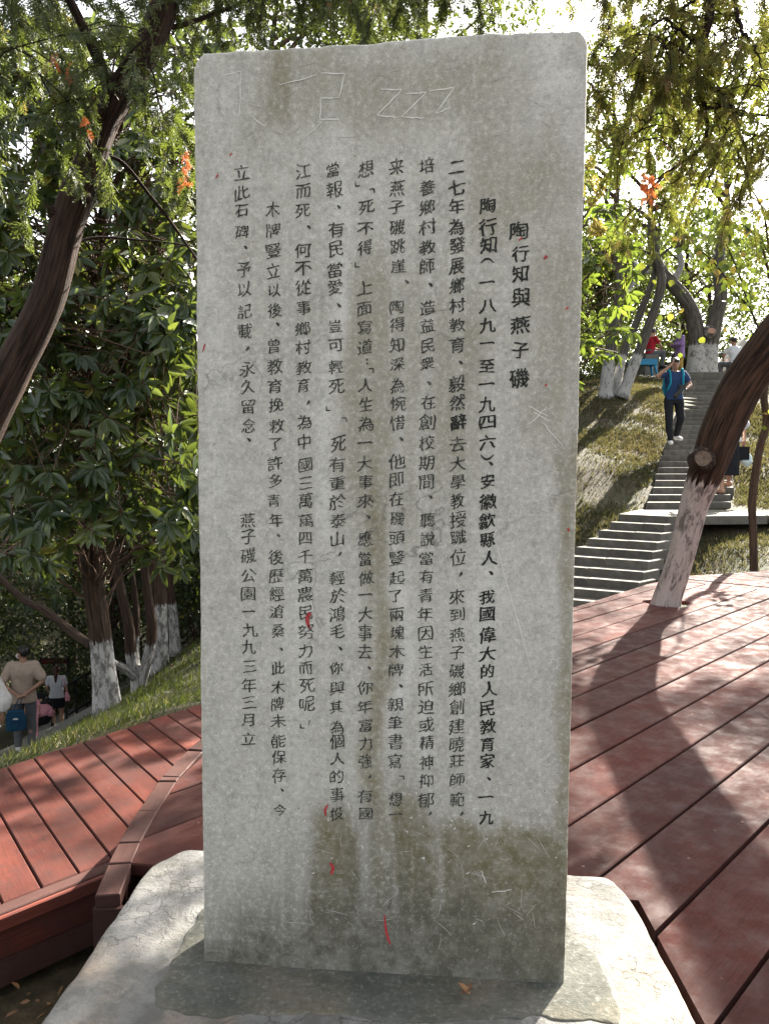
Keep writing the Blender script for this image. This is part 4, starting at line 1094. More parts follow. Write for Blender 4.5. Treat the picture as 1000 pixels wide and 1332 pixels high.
# its hanging limbs, top right of the picture
limbs = [
 ([(1210, 150, 6.2), (1130, -120, 5.9), (1010, -150, 5.6), (940, -60, 5.4), (927, 0, 5.3), (916, 55, 5.3), (908, 105, 5.3), (917, 145, 5.3), (919, 178, 5.3), (905, 200, 5.3), (885, 212, 5.35), (860, 228, 5.4), (835, 246, 5.45)], [.09, .07, .05, .035, .030, .026, .022, .016, .012, .010, .008, .006, .004]),
 ([(908, 100, 5.3), (925, 112, 5.2), (940, 122, 5.15), (952, 140, 5.1), (958, 165, 5.1), (968, 190, 5.1), (972, 215, 5.1), (975, 260, 5.1)], [.018, .015, .013, .012, .010, .008, .006, .004]),
 ([(920, 140, 5.3), (948, 138, 5.15), (965, 150, 5.1), (990, 150, 5.1), (1030, 160, 5.1)], [.014, .012, .010, .007, .004]),
 ([(925, 25, 5.3), (900, 50, 5.3), (880, 85, 5.3), (862, 110, 5.35), (850, 135, 5.4), (843, 160, 5.4), (820, 150, 5.5), (790, 151, 5.6)], [.014, .012, .010, .009, .007, .006, .004, .003]),
 ([(850, 100, 5.5), (870, 26, 5.4), (890, 10, 5.3), (925, -20, 5.3)], [.004, .006, .009, .014]),
 ([(912, 60, 5.3), (885, 40, 5.2), (862, 25, 5.1), (845, 40, 5.1), (838, 70, 5.1)], [.012, .009, .007, .005, .003]),
 ([(940, -60, 5.4), (955, 0, 5.2), (962, 35, 5.1), (980, 60, 5.0), (990, 90, 5.0)], [.02, .016, .012, .008, .004]),
 ([(791, -30, 5.6), (793, 10, 5.6), (786, 45, 5.6), (778, 75, 5.6), (774, 95, 5.6), (766, 102, 5.6)], [.007, .006, .005, .004, .004, .002]),
 ([(1010, -150, 5.6), (960, -90, 5.5), (880, -70, 5.5), (791, -30, 5.6)], [.03, .02, .012, .007]),
 ([(919, 178, 5.3), (930, 205, 5.2), (925, 225, 5.2), (915, 250, 5.2), (905, 265, 5.2)], [.008, .007, .005, .004, .002]),
 ([(886, 212, 5.35), (893, 222, 5.35), (920, 226, 5.3), (945, 215, 5.25)], [.007, .006, .005, .003]),
]
tw_mb = MB(); starts = []
for k, (q, rad) in enumerate(limbs):
    c_ = catmull(pth(q), 40); rr_2 = np.interp(np.linspace(0, 1, 40), np.linspace(0, 1, len(rad)), rad)
    c_[2:-2] += rng.normal(size=(36, 3)) * .006
    mb = MB(); mb.tube(c_, rr_2, 8, cap=False); part(mb.build('limb', M['bark_dark']), lean)
    if k not in (0,): starts += [c_[i] for i in range(8, 40, 3)]
    else: starts += [c_[i] for i in range(16, 40, 2)]
starts = list(off_sunspots(np.array(starts) - [0, 0, .12], .2)); tws = droop_twigs(starts, 2, .50, 0, tw_mb, r0=.0045)
hi = [P(rng.uniform(765, 1060), rng.uniform(-160, 20), rng.uniform(5.0, 6.8)) for _ in range(46)]
hi += [P(rng.uniform(800, 1040), rng.uniform(30, 240), rng.uniform(5.6, 7.5)) for _ in range(14)]
hi = list(off_sunspots(np.array(hi) - [0, 0, .2], .34)); starts = list(off_sunspots(np.array(starts) - [0, 0, .15], .22)) ; tws2 = droop_twigs(hi, 2, .55, 0, tw_mb, r0=.0045)
o = tw_mb.build('twigs', M['bark_dark']); part(o, lean); o['kind'] = 'stuff'
fo_ = MB(); sprays_on(fo_, tws, 18, .09, .5); sprays_on(fo_, tws2, 33, .10, .55)
part(fo_.build('crown', M['needle'], smooth=False), lean)
fo_ = MB()
rt_ = [np.array([P(842 + dx, 226, 5.3), P(841 + dx, 240, 5.3), P(843 + dx, 262, 5.3)]) for dx in (-6, -2, 3, 6)]
sprays_on(fo_, rt_, 16, .06, .5, 0); o = part(fo_.build('dead_spray', M['rust'], smooth=False), lean); o['label'] = 'dry orange tuft'

# --- the dark leaning tree on the left
lt = empty('cypress_tree', tuple(P(-112, 860, 5.2)), 'dark brown leaning cypress trunk crossing the upper left corner', 'tree')
c0 = np.array([P(-112, 860, 5.2)[0], 5.2, 0]); c0[2] = gz(c0[0], c0[1]) - .1; lt.location = c0
lp = [tuple(c0)] + pth([(-75, 700, 5.1), (-30, 575, 5.0), (18, 478, 4.95), (61, 390, 4.9), (85, 300, 4.85), (102, 250, 4.8), (118, 210, 4.8), (140, 150, 4.8), (186, 75, 4.8), (206, 30, 4.8), (218, -10, 4.8), (250, -130, 4.85), (300, -300, 5.0)])
lr = [.17, .14, .125, .112, .104, .098, .103, .084, .084, .080, .078, .075, .06, .04]
n = 150; c_ = catmull(lp, n); r_ = np.interp(np.linspace(0, len(lr) - 1, n), np.arange(len(lr)), lr)
mb = MB(); mb.tube(c_, r_, 64, furrow=lambda a, L_: .07 * noise2(np.cos(a) * 2.2 + 5, L_ * 1.6 + np.sin(a) * 2.2 + 9, 13) + .10 * noise2(np.cos(a + L_ * .3) * 7 + 30, L_ * .9 + np.sin(a + L_ * .3) * 7 + 9, 17) - .07)
part(mb.build('trunk', M['bark_dark']), lt)
knot(lt, 68, 276, 4.78, .036, (-1, -.5, .1), .07)
knot(lt, 112, 254, 4.70, .024, (.3, -1, .1), .03)
tw_mb = MB(); starts = []
for q, rad in (([(150, 140, 4.8), (120, 60, 4.6), (60, -40, 4.4), (-60, -90, 4.2)], [.04, .03, .02, .01]), ([(225, -30, 4.8), (330, -60, 5.2), (440, -30, 5.6), (560, -20, 6)], [.05, .035, .025, .01]),
               ([(205, 30, 4.8), (232, 34, 4.9), (300, 10, 5.2), (380, -20, 5.4)], [.02, .016, .012, .006]), ([(130, 180, 4.8), (150, 110, 4.6), (170, 70, 4.4), (200, 40, 4.4)], [.014, .01, .008, .005]),
               ([(85, 300, 4.9), (140, 205, 5.1), (200, 260, 5.3), (262, 345, 5.4)], [.02, .014, .012, .008]), ([(70, 360, 4.9), (110, 312, 5.2), (190, 313, 5.4), (250, 320, 5.5)], [.012, .01, .007, .004]),
               ([(225, -30, 4.8), (160, -110, 4.6), (60, -130, 4.4), (-40, -60, 4.2)], [.04, .03, .02, .01])):
    c_ = catmull(pth(q), 30); mb = MB(); mb.tube(c_, np.interp(np.linspace(0, 1, 30), np.linspace(0, 1, len(rad)), rad), 8, cap=False); part(mb.build('limb', M['bark_dark']), lt)
    if q[-1][1] < 300: starts += [c_[i] for i in range(6, 30, 3)]
tws = droop_twigs(starts, 2, .5, 0, tw_mb, r0=.004)
hi = [P(rng.uniform(-60, 250), rng.uniform(-190, 0), rng.uniform(5.0, 6.2)) for _ in range(40)] + [P(rng.uniform(-40, 75), rng.uniform(-30, 200), rng.uniform(4.2, 4.7)) for _ in range(12)] + [P(rng.uniform(222, 252), rng.uniform(110, 190), rng.uniform(4.6, 5.4)) for _ in range(4)]
hi += [P(rng.uniform(230, 640), rng.uniform(-110, -25), rng.uniform(4.8, 6.4)) for _ in range(70)]
tws2 = droop_twigs(hi, 2, .55, 0, tw_mb, r0=.004)
o = tw_mb.build('twigs', M['bark_dark']); part(o, lt); o['kind'] = 'stuff'
fo_ = MB(); sprays_on(fo_, tws, 20, .095, .42); sprays_on(fo_, tws2, 40, .10, .45)
part(fo_.build('crown', M['needle_green'], smooth=False), lt)
fo_ = MB()
sprays_on(fo_, [np.array([P(238 + dx, 190, 4.7), P(240 + dx, 215, 4.7), P(238 + dx, 240, 4.7)]) for dx in (0, 4)], 12, .05, .5, 0)
sprays_on(fo_, [np.array([P(x_, y_, 4.4), P(x_ + 3, y_ + 25, 4.4)]) for x_, y_ in ((70, 60), (88, 80), (112, 150))], 8, .05, .3, 0)
o = part(fo_.build('dead_spray', M['rust'], smooth=False), lt); o['label'] = 'dry reddish tufts'; o['kind'] = 'stuff'

# --- the large-leaved evergreen with hanging leaf whorls (left)
def whorl_tree(name, label, stems, whorls, leafmat, size, bark='bark_wash', wash=1.1, keep=300, group=None, nl=(7, 11), limb=.03, extra=None):
    base = np.array(stems[0][0][0]); root = empty(name, tuple(base), label, 'tree', group)
    TPs = []
    for k, (pts, rad) in enumerate(stems):
        n = 60; c_ = catmull(pts, n); r_ = np.interp(np.linspace(0, 1, n), np.linspace(0, 1, len(rad)), rad) * (1 + .25 * np.exp(-np.linspace(0, 1, n) * 25))
        mb = MB(); mb.tube(c_, r_, 32, furrow=bark_furrow(k + 3, .10), wash=wash if k == 0 else -5); part(mb.build('trunk' if k == 0 else 'limb', M[bark]), root); TPs.append(c_)
    TPs = np.vstack(TPs)
    br = MB()
    for i in range(0, len(whorls), 3): branch_to(br, TPs, whorls[i], limb * rng.uniform(.2, .6), 4, 9)
    for i in range(len(whorls)):                     # a twig carries each whorl
        w_ = whorls[i]; j = (i // 3) * 3; br.tube(catmull([whorls[j] + rng.normal(size=3) * .02, (w_ + whorls[j]) / 2 + [0, 0, .03], w_], 5), [.006, .005, .004, .004, .003], 4, cap=False)
    o = part(br.build('branches', M['twig']), root); o['kind'] = 'stuff'
    pos, dirs, ups, sz, ti = [], [], [], [], []
    for w_ in whorls:
        ax0 = unit(np.array([rng.normal() * .5, -.55 + rng.normal() * .4, .45 + rng.normal() * .35]))
        m_ = rng.integers(*nl); a0 = rng.uniform(0, 6.28); t0 = rng.uniform(.1, .6)
        u = unit(np.cross(ax0, [0, 0, 1.0])); v = np.cross(u, ax0)
        for k in range(m_):
            a = a0 + k * 2 * math.pi / m_ + rng.normal() * .2; el = rng.uniform(-.15, .45)
            d = (u * math.cos(a) + v * math.sin(a)) * math.cos(el) + ax0 * math.sin(el); d = unit(d + np.array([0, 0, -.55]))
            pos.append(w_ + d * .012); dirs.append(d); ups.append(ax0 + rng.normal(size=3) * .2); sz.append(size * rng.uniform(.7, 1.2)); ti.append(t0 + rng.normal() * .13 + (.45 if rng.random() < .03 else 0))
    pos, dirs, ups, sz, ti = map(np.array, (pos, dirs, ups, sz, ti))
    px_, py_, f_ = proj(pos); vis = (px_ > 0) & (px_ < 262) & (py_ > 0) & (py_ < 900)
    order = np.argsort(np.where(vis, f_ / sz, 1e9))
    near = order[:keep]; rest = order[keep:]
    if keep:
        protos = []
        for tv in (.05, .2, .35, .5, .7, .97):
            mb = MB(); mb.add(T_BIG[0], [T_BIG[1], T_BIG[2]], tint=tv); po = mb.build('leaf', leafmat, link=False); protos.append((tv, po.data))
        for i in near:
            x_ = unit(dirs[i]); z_ = unit(ups[i] - x_ * (ups[i] @ x_)); y_ = np.cross(z_, x_)
            me = min(protos, key=lambda p: abs(p[0] - ti[i]))[1]
            o = bpy.data.objects.new('leaf', me); COL.objects.link(o); o.parent = root
            Mx = Matrix(np.array([x_, y_, z_]).T.tolist()).to_4x4() @ Matrix.Scale(sz[i], 4)
            Mx.translation = Vector(pos[i] - base); o.matrix_local = Mx
    mb = MB(); scatter(mb, T_BIG, pos[rest], dirs[rest], ups[rest], sz[rest], ti[rest])
    o = part(mb.build('foliage', leafmat), root); o['kind'] = 'stuff'
    return root
wh = []
def W(px0, px1, py0, py1, Y0, Y1, n):
    for _ in range(n): wh.append(P(rng.uniform(px0, px1), rng.uniform(py0, py1), rng.uniform(Y0, Y1)))
W(-30, 262, 380, 690, 6.6, 7.8, 300)
W(-30, 95, 660, 740, 7.0, 8.2, 22)
W(150, 262, 660, 740, 8.6, 9.6, 20)
W(-60, 290, 180, 460, 7.0, 8.4, 300)
W(-40, 300, 20, 260, 7.4, 8.8, 200)
W(-60, 90, 700, 800, 12.5, 15, 60)
A_stem = [tuple(G(141, 930, -1.66))] + pth([(131, 830, 8.5), (122, 760, 8.45), (117, 700, 8.4), (110, 600, 8.3), (116, 480, 8.2), (128, 330, 8.1), (150, 180, 8.2)])
whorl_tree('broadleaf_tree', 'large leaved evergreen with whitewashed trunk beside the lower deck, leaves in hanging whorls',
           [(A_stem, [.14, .122, .115, .11, .10, .08, .06, .03]), (pth([(121, 840, 8.9), (98, 825, 9.2), (60, 795, 9.6), (28, 777, 10), (-10, 740, 10.5)]), [.05, .055, .05, .045, .04])], wh, M['bigleaf'], .195, wash=.86)
print('whorl tree done')

# --- other trees on the left
tree('slender_tree', 'straight tree with whitewashed foot growing right of the forked whitewashed tree', [([tuple(P(207, 882, 11.5))] + pth([(206, 800, 11.5), (204, 740, 11.5), (202, 660, 11.5), (205, 520, 11.5), (215, 300, 11.6)]), [.15, .135, .13, .12, .10, .05])],
     [(P(200, 480, 11.5), (1.9, 1.2, 1.6), 46), (P(190, 260, 11.5), (2.2, 1.3, 1.6), 46)], M['darkleaf'], .11, 90, .45, tpl=T_MED, wash=1.15)
tree('forked_tree', 'low forked tree whose whitewashed stems spread from one foot', [
     ([tuple(P(181, 908, 10))] + pth([(178, 880, 10), (171, 855, 10), (168, 815, 10), (158, 770, 10), (146, 700, 10.1), (140, 600, 10.2)]), [.10, .085, .075, .07, .06, .05, .03]),
     (pth([(181, 895, 10), (190, 865, 10), (198, 820, 10), (193, 780, 10), (186, 720, 10), (175, 620, 10)]), [.08, .07, .07, .06, .05, .03]),
     (pth([(176, 880, 9.95), (166, 872, 9.9), (153, 865, 9.8), (146, 860, 9.7)]), [.06, .055, .05, .035]),
     (pth([(182, 890, 10), (176, 850, 10.1), (178, 800, 10.2), (172, 740, 10.3)]), [.05, .05, .045, .03])],
     [(P(150, 600, 10.2), (1.5, .9, 1.0), 26)], M['darkleaf'], .10, 70, .4, wash=.62, tpl=T_MED)
tree('young_tree', 'thin tree with whitewashed foot just left of the tablet', [([tuple(P(229, 852, 14.5))] + pth([(225, 800, 14.5), (219, 740, 14.5), (216, 640, 14.5), (222, 480, 14.6)]), [.11, .09, .085, .07, .04])],
     [(P(230, 520, 14.5), (2.2, 1.4, 1.8), 30)], M['midleaf'], .11, 80, .5, tpl=T_MED, wash=1.0)
LB = ['evergreen behind the path, third row of the wooded slope', ]
def simple_tree(name, label, x_, y_, h, cw, leafmat, lsz, n1, per, clump, r0=.14, group=None, bark='bark_dark', lean_=(0, 0), low=.35, wash=0, tpl=None, flat=.7):
    z0 = float(gz(x_, y_)) - .1
    top = (x_ + lean_[0], y_ + lean_[1], z0 + h * .85)
    md = (x_ + lean_[0] * .4 + rng.normal() * .2, y_ + lean_[1] * .4, z0 + h * .45)
    return tree(name, label, [([(x_, y_, z0), md, top], [r0, r0 * .75, r0 * .25])], [((x_ + lean_[0] * .7, y_ + lean_[1] * .7, z0 + h * (low + .97) / 2), (cw, cw * .8, h * (1 - low) / 2), n1)], leafmat, lsz, per, clump, bark=bark, wash=wash, group=group, sides=10, tpl=tpl, flat=flat)
GW = 'dark evergreen trees filling the wooded slope on the left'
for k, (x_, y_, h, cw, mt) in enumerate([(-9.5, 15, 10, 2.8, 'darkleaf'), (-12.5, 19, 13, 3.4, 'darkleaf'), (-8.6, 25, 14, 3.6, 'midleaf'), (-11.5, 28, 16, 4.2, 'darkleaf'), (-3.2, 17.5, 8.5, 2.4, 'darkleaf'), (-5.2, 22, 11, 3.0, 'darkleaf'), (-1.0, 24, 10, 3.4, 'midleaf'), (-5, 31, 14, 4.5, 'darkleaf'), (-16, 26, 16, 4.5, 'darkleaf'), (-9.8, 10.5, 10, 2.6, 'midleaf'), (-19, 36, 18, 5, 'darkleaf'), (-11, 40, 18, 5.5, 'darkleaf'), (-14.5, 14, 12, 3.2, 'darkleaf'), (-7, 19.5, 11, 2.6, 'darkleaf'), (-18, 20, 14, 4, 'darkleaf'), (-2, 32, 14, 4.5, 'darkleaf'), (-15, 46, 20, 6.5, 'darkleaf'), (-25, 50, 22, 8, 'darkleaf'), (-5, 48, 19, 7, 'darkleaf'), (-2.0, 15.5, 14.5, 2.6, 'darkleaf'), (.9, 17.5, 15, 2.5, 'darkleaf')]):
    simple_tree('evergreen_tree', 'dark evergreen tree in the wood behind the footpath on the left', x_, y_, h, cw, M[mt], .15 if y_ < 20 else .20 if y_ < 35 else .34, 95, 130, .8, group=GW, low=.08, tpl=T_SM)
GS = 'dark shrubs under the trees along the footpath'
for k, (x_, y_, r1, h) in enumerate([(-10.5, 22, 1.8, 2.6), (-8.8, 21.8, 1.4, 2.2), (-12.5, 24, 2.2, 3.2), (-6.8, 24, 1.8, 3.0), (-9.2, 27, 2.2, 3.4), (-4.6, 19, 1.3, 2.0), (-13.5, 18.5, 2.0, 3.0), (-5.5, 26, 2.0, 3.2), (-3.4, 20.5, 1.5, 2.2), (-11.8, 14.5, 1.7, 2.6), (-7.2, 30, 2.5, 4.0)]):
    z0 = float(gz(x_, y_)); root = empty('shrub', (x_, y_, z0), 'dark leafy shrub under the trees behind the footpath', 'shrub', GS)
    st_ = MB()
    for j in range(7):
        a = rng.uniform(0, 6.28); st_.tube(catmull([(x_, y_, z0 - .05), (x_ + .3 * math.cos(a), y_ + .3 * math.sin(a), z0 + h * .4), (x_ + r1 * .6 * math.cos(a), y_ + r1 * .6 * math.sin(a), z0 + h * .8)], 6), np.linspace(.03, .008, 6), 5, cap=False)
    o = part(st_.build('stems', M['twig']), root); o['kind'] = 'stuff'
    lv = MB(); leaves_in_clumps(lv, T_SM, ellipsoid_points((x_, y_, z0 + h * .5), (r1, r1 * .8, h * .5), 30), .5, 90, .13)
    part(lv.build('foliage', M['darkleaf'], smooth=False), root)

# --- the shrub with bright backlit leaves at the tablet's right edge
wh = []
W(735, 812, 195, 300, 8.6, 9.6, 20); W(720, 826, 300, 470, 8.6, 9.6, 62); W(560, 745, 230, 520, 8.8, 10, 40)
b0 = np.array([2.05, 9.2, float(gz(2.05, 9.2)) - .05])
R2 = whorl_tree('laurel_tree', 'small tree with glossy yellow-green backlit leaves peeking out right of the tablet', [([tuple(b0), (2.0, 9.2, 1.0), (2.15, 9.15, 2.2), (2.3, 9.1, 4.3)], [.06, .05, .04, .015])], wh, M['brightleaf'], .165, 'bark_dark', 0, keep=0, nl=(6, 9), limb=.03)
sd = MB()
for (x_, y_) in ((768, 212), (772, 236), (778, 250), (770, 262), (776, 292), (781, 300), (772, 300)):
    c_ = P(x_, y_, 8.6); n_ = 60; d = rnd_dirs(n_); scatter(sd, T_SM, c_ + d * .04 * rng.random((n_, 1)), d, rnd_dirs(n_), .05, rng.random(n_))
o = part(sd.build('seed_cluster', M['seed'], smooth=False), R2); o['kind'] = 'stuff'

# --- the heart-leaved sapling on the right
sap = empty('sapling', tuple(G(981, 744, -.12)), 'thin bent sapling with round yellow-green leaves behind the deck on the right', 'tree')
s0_ = G(981, 744, -.12); Ys = s0_[1]
sp = [tuple(s0_ - [0, 0, .1])] + pth([(979, 690, Ys), (978, 650, Ys), (986, 590, Ys), (996, 550, Ys), (993, 512, Ys), (1003, 470, Ys), (1010, 420, Ys - .2), (1000, 360, Ys - .4), (985, 300, Ys - .6)])
c_ = catmull(sp, 90); mb = MB(); mb.tube(c_, np.interp(np.linspace(0, 1, 90), np.linspace(0, 1, 10), [.048, .044, .046, .044, .042, .04, .034, .026, .016, .01]), 16, furrow=bark_furrow(4, .16)); part(mb.build('trunk', M['bark_sap']), sap)
mb = MB(); ends = []
for a_ in (([(1003, 470, Ys), (975, 400, Ys - .8), (958, 350, Ys - 1.2), (935, 300, Ys - 1.4), (915, 262, Ys - 1.5)]), ([(1003, 470, Ys), (1030, 400, Ys - 1), (1000, 330, Ys - 1.2), (960, 290, Ys - 1.4), (925, 300, Ys - 1.4)]), ([(996, 550, Ys), (1010, 530, Ys - .1), (1030, 500, Ys)]), ([(975, 400, Ys - .8), (955, 380, Ys - 1), (935, 350, Ys - 1), (905, 320, Ys - 1), (880, 300, Ys - 1)]), ([(1000, 330, Ys - 1.2), (990, 270, Ys - 1.2), (960, 235, Ys - 1.2), (900, 230, Ys - 1.2), (860, 235, Ys - 1.2)])):
    q = catmull(pth(a_), 30); mb.tube(q, np.linspace(.012, .003, 30), 5, cap=False); ends += [q[i] for i in range(8, 30)]
part(mb.build('branches', M['bark_dark']), sap)['kind'] = 'stuff'
ends = np.array(ends)
extra_ = np.array([P(rng.uniform(850, 1010), rng.uniform(240, 450), Ys - rng.uniform(.6, 1.6)) for _ in range(60)])
pos = np.vstack([ends + rng.normal(size=ends.shape) * .05, ends + rng.normal(size=ends.shape) * .08, extra_, extra_ + rng.normal(size=extra_.shape) * .10]); n = len(pos)
ti = rng.random(n) ** 1.2; szs = .080 * rng.uniform(.6, 1.2, n)
dirs = unit(rng.normal(size=(n, 3)) * .5 + np.array([0, 0, -.9])); ups = rng.normal(size=(n, 3)) * .6 + np.array([0, -1, .2])
pts_ = []
for tv in (.1, .35, .6, .8, .95):
    mb = MB(); mb.add(T_HEART[0], T_HEART[1], tint=tv); pts_.append((tv, mb.build('leaf', M['heartleaf'], link=False).data))
sl = Vector(sap.location)
for i in range(min(n, 300)):
    x_ = dirs[i]; z_ = unit(ups[i] - x_ * (ups[i] @ x_)); y_ = np.cross(z_, x_)
    o = bpy.data.objects.new('leaf', min(pts_, key=lambda p: abs(p[0] - ti[i]))[1]); COL.objects.link(o); o.parent = sap
    Mx = Matrix(np.array([x_, y_, z_]).T.tolist()).to_4x4() @ Matrix.Scale(szs[i], 4); Mx.translation = Vector(pos[i]) - sl; o.matrix_local = Mx

# --- trees at the top of the slope on the right
tree('triple_tree', 'three grey leaning stems with whitewashed feet at the edge of the grass slope', [
    ([tuple(P(787, 520, 18))] + pth([(791, 475, 18), (799, 419, 18), (806, 370, 18), (800, 300, 18), (806, 200, 18)]), [.17, .14, .13, .11, .08, .03]),
    (pth([(798, 520, 18.1), (810, 460, 18.1), (823, 430, 18.1), (838, 392, 18.1), (852, 350, 18.1), (858, 280, 18.2)]), [.12, .09, .085, .08, .06, .03]),
    (pth([(808, 518, 17.9), (832, 455, 17.9), (850, 405, 17.9), (860, 365, 17.9), (852, 325, 18), (840, 240, 18)]), [.13, .11, .10, .10, .08, .03]),
    (pth([(799, 419, 18), (815, 380, 18), (845, 345, 18), (880, 315, 18)]), [.05, .045, .04, .02])],
    [(P(810, 230, 18.5), (2.6, 2.0, 2.2), 40), (P(850, 120, 19), (2.6, 2.0, 1.6), 20)], M['midleaf'], .13, 100, .6, bark='bark_grey', wash=1.05)
T2 = tree('old_tree', 'old thick tree with two whitewashed trunks at the top of the steps', [
    ([tuple(P(907, 497, 24))] + pth([(906, 470, 24), (906, 443, 24), (901, 412, 24), (889, 387, 24), (873, 368, 24), (856, 345, 24), (845, 300, 24), (850, 230, 24)]), [.42, .30, .25, .235, .21, .19, .16, .10, .04]),
    (pth([(920, 497, 24), (921, 470, 24), (925, 443, 24), (931, 412, 24), (937, 385, 24), (934, 340, 24), (945, 270, 24), (940, 180, 24)]), [.38, .28, .23, .22, .20, .17, .10, .04]),
    (pth([(873, 368, 24), (885, 345, 24), (880, 310, 24), (890, 270, 24)]), [.10, .09, .07, .03]),
    (pth([(860, 350, 24), (835, 352, 24), (815, 330, 24), (800, 290, 24)]), [.10, .08, .06, .03])],
    [(P(870, 220, 24), (3.6, 2.5, 2.6), 30), (P(960, 190, 24.5), (3.6, 2.5, 3.0), 24)], M['midleaf'], .16, 90, .7, bark='bark_grey', wash=1.15, sides=20, limb_r=.07)
knot(T2, 925, 430, 23.7, .13, (.1, -1, .1), .06, 'cut_pink', 'bark_grey', .7)
GR = 'leafy trees behind the wall on the hilltop'
for k, (x_, y_, h, cw, mt) in enumerate([(9, 33, 7.5, 3.0, 'midleaf'), (14, 34, 8, 3.5, 'midleaf'), (18.5, 37, 9, 4, 'darkleaf'), (5.5, 27, 7.5, 2.8, 'darkleaf'), (2.5, 28, 9, 3.2, 'midleaf'), (24, 34, 10, 4, 'midleaf'), (13, 44, 9, 4.5, 'midleaf'), (1, 36, 9, 4, 'darkleaf'), (17, 22, 9, 3.2, 'midleaf'), (3.6, 22.5, 7.5, 2.2, 'darkleaf'), (7.5, 27.5, 6.5, 2.2, 'midleaf'), (11.2, 29, 7, 2.4, 'midleaf'), (6, 38, 10, 4.5, 'midleaf'), (19, 48, 12, 6, 'midleaf'), (8, 50, 12, 6, 'midleaf')]):
    simple_tree('leafy_tree', 'leafy tree on the hilltop behind the wall and steps', x_, y_, h, cw, M[mt], .18, 66, 95, .75, group=GR, low=.12)
GH = 'low dark bushes at the crest of the slope'
BL = ['dark bush directly behind the triple stemmed tree', 'dark bush left of the triple stemmed tree by the tablet edge', 'small dark bush behind the blue stool', 'dark bush behind the tablet on the hilltop', 'bush at the hilltop right of the sitting person in white', 'green bush beside the steps just right of the woman behind the leaning trunk', 'green bush higher up the slope right of the steps', 'lowest green bush by the landing right of the steps', 'green bush near the top of the steps on the right', 'rightmost green bush by the landing behind the sapling']
for k, (x_, y_, r1, h) in enumerate([(5.2, 20.5, .9, 1.5), (4.0, 19.6, 1.0, 1.7), (6.3, 22, .8, 1.3), (2.6, 20, 1.2, 1.8), (11.6, 21.5, 1.0, 1.2), (7.6, 13.2, .7, .8), (8.3, 14.4, .8, .9), (7.6, 12.2, .55, .55), (9.6, 16.2, .9, 1.0), (8.6, 12.6, .7, .8)]):
    z0 = float(gz(x_, y_)); right = x_ > 7
    root = empty('bush', (x_, y_, z0), BL[k], 'bush', 'green bushes right of the steps' if right else GH)
    st_ = MB()
    for j in range(6):
        a = rng.uniform(0, 6.28); st_.tube(catmull([(x_, y_, z0 - .05), (x_ + .15 * math.cos(a), y_ + .15 * math.sin(a), z0 + h * .4), (x_ + r1 * .6 * math.cos(a), y_ + r1 * .6 * math.sin(a), z0 + h * .8)], 6), np.linspace(.02, .006, 6), 5, cap=False)
    o = part(st_.build('stems', M['twig']), root); o['kind'] = 'stuff'
    lv = MB(); leaves_in_clumps(lv, T_MED if right else T_SM, ellipsoid_points((x_, y_, z0 + h * .5), (r1, r1 * .8, h * .5), 24, .3), .28, 70, .09)
    part(lv.build('foliage', M['midleaf'] if right else M['darkleaf'], smooth=False), root)

# --- spreading tree out to the right whose crown shades the deck
def shade_tree(name, label, x_, y_, trunk, crowns, per, size, mat, clump):
    return tree(name, label, [(trunk, [.24, .20, .16, .08])], crowns, M[mat], size, per, clump, bark='bark_dark', wash=0, limb_r=.03, tpl=T_MED, bstep=4)
z0 = float(gz(12.4, 8.6))
shade_tree('camphor_tree', 'wide spreading tree right of the deck, its boughs hanging over the steps', 0, 0, [(12.4, 8.6, z0 - .1), (12.2, 8.9, 3), (11.2, 10.0, 5.5), (9.4, 11.6, 8.2)],
           [((8.7, 11.7, 8.1), (3.9, 2.6, 1.4), 88), ((8.7, 11.9, 8.0), (1.9, 1.4, 1.3), 22), ((5.4, 13.4, 7.8), (2.0, 1.8, .9), 19), ((10.8, 16.2, 8.4), (2.6, 2.4, 1.0), 18)], 120, .11, 'midleaf', .40)
print('trees done')

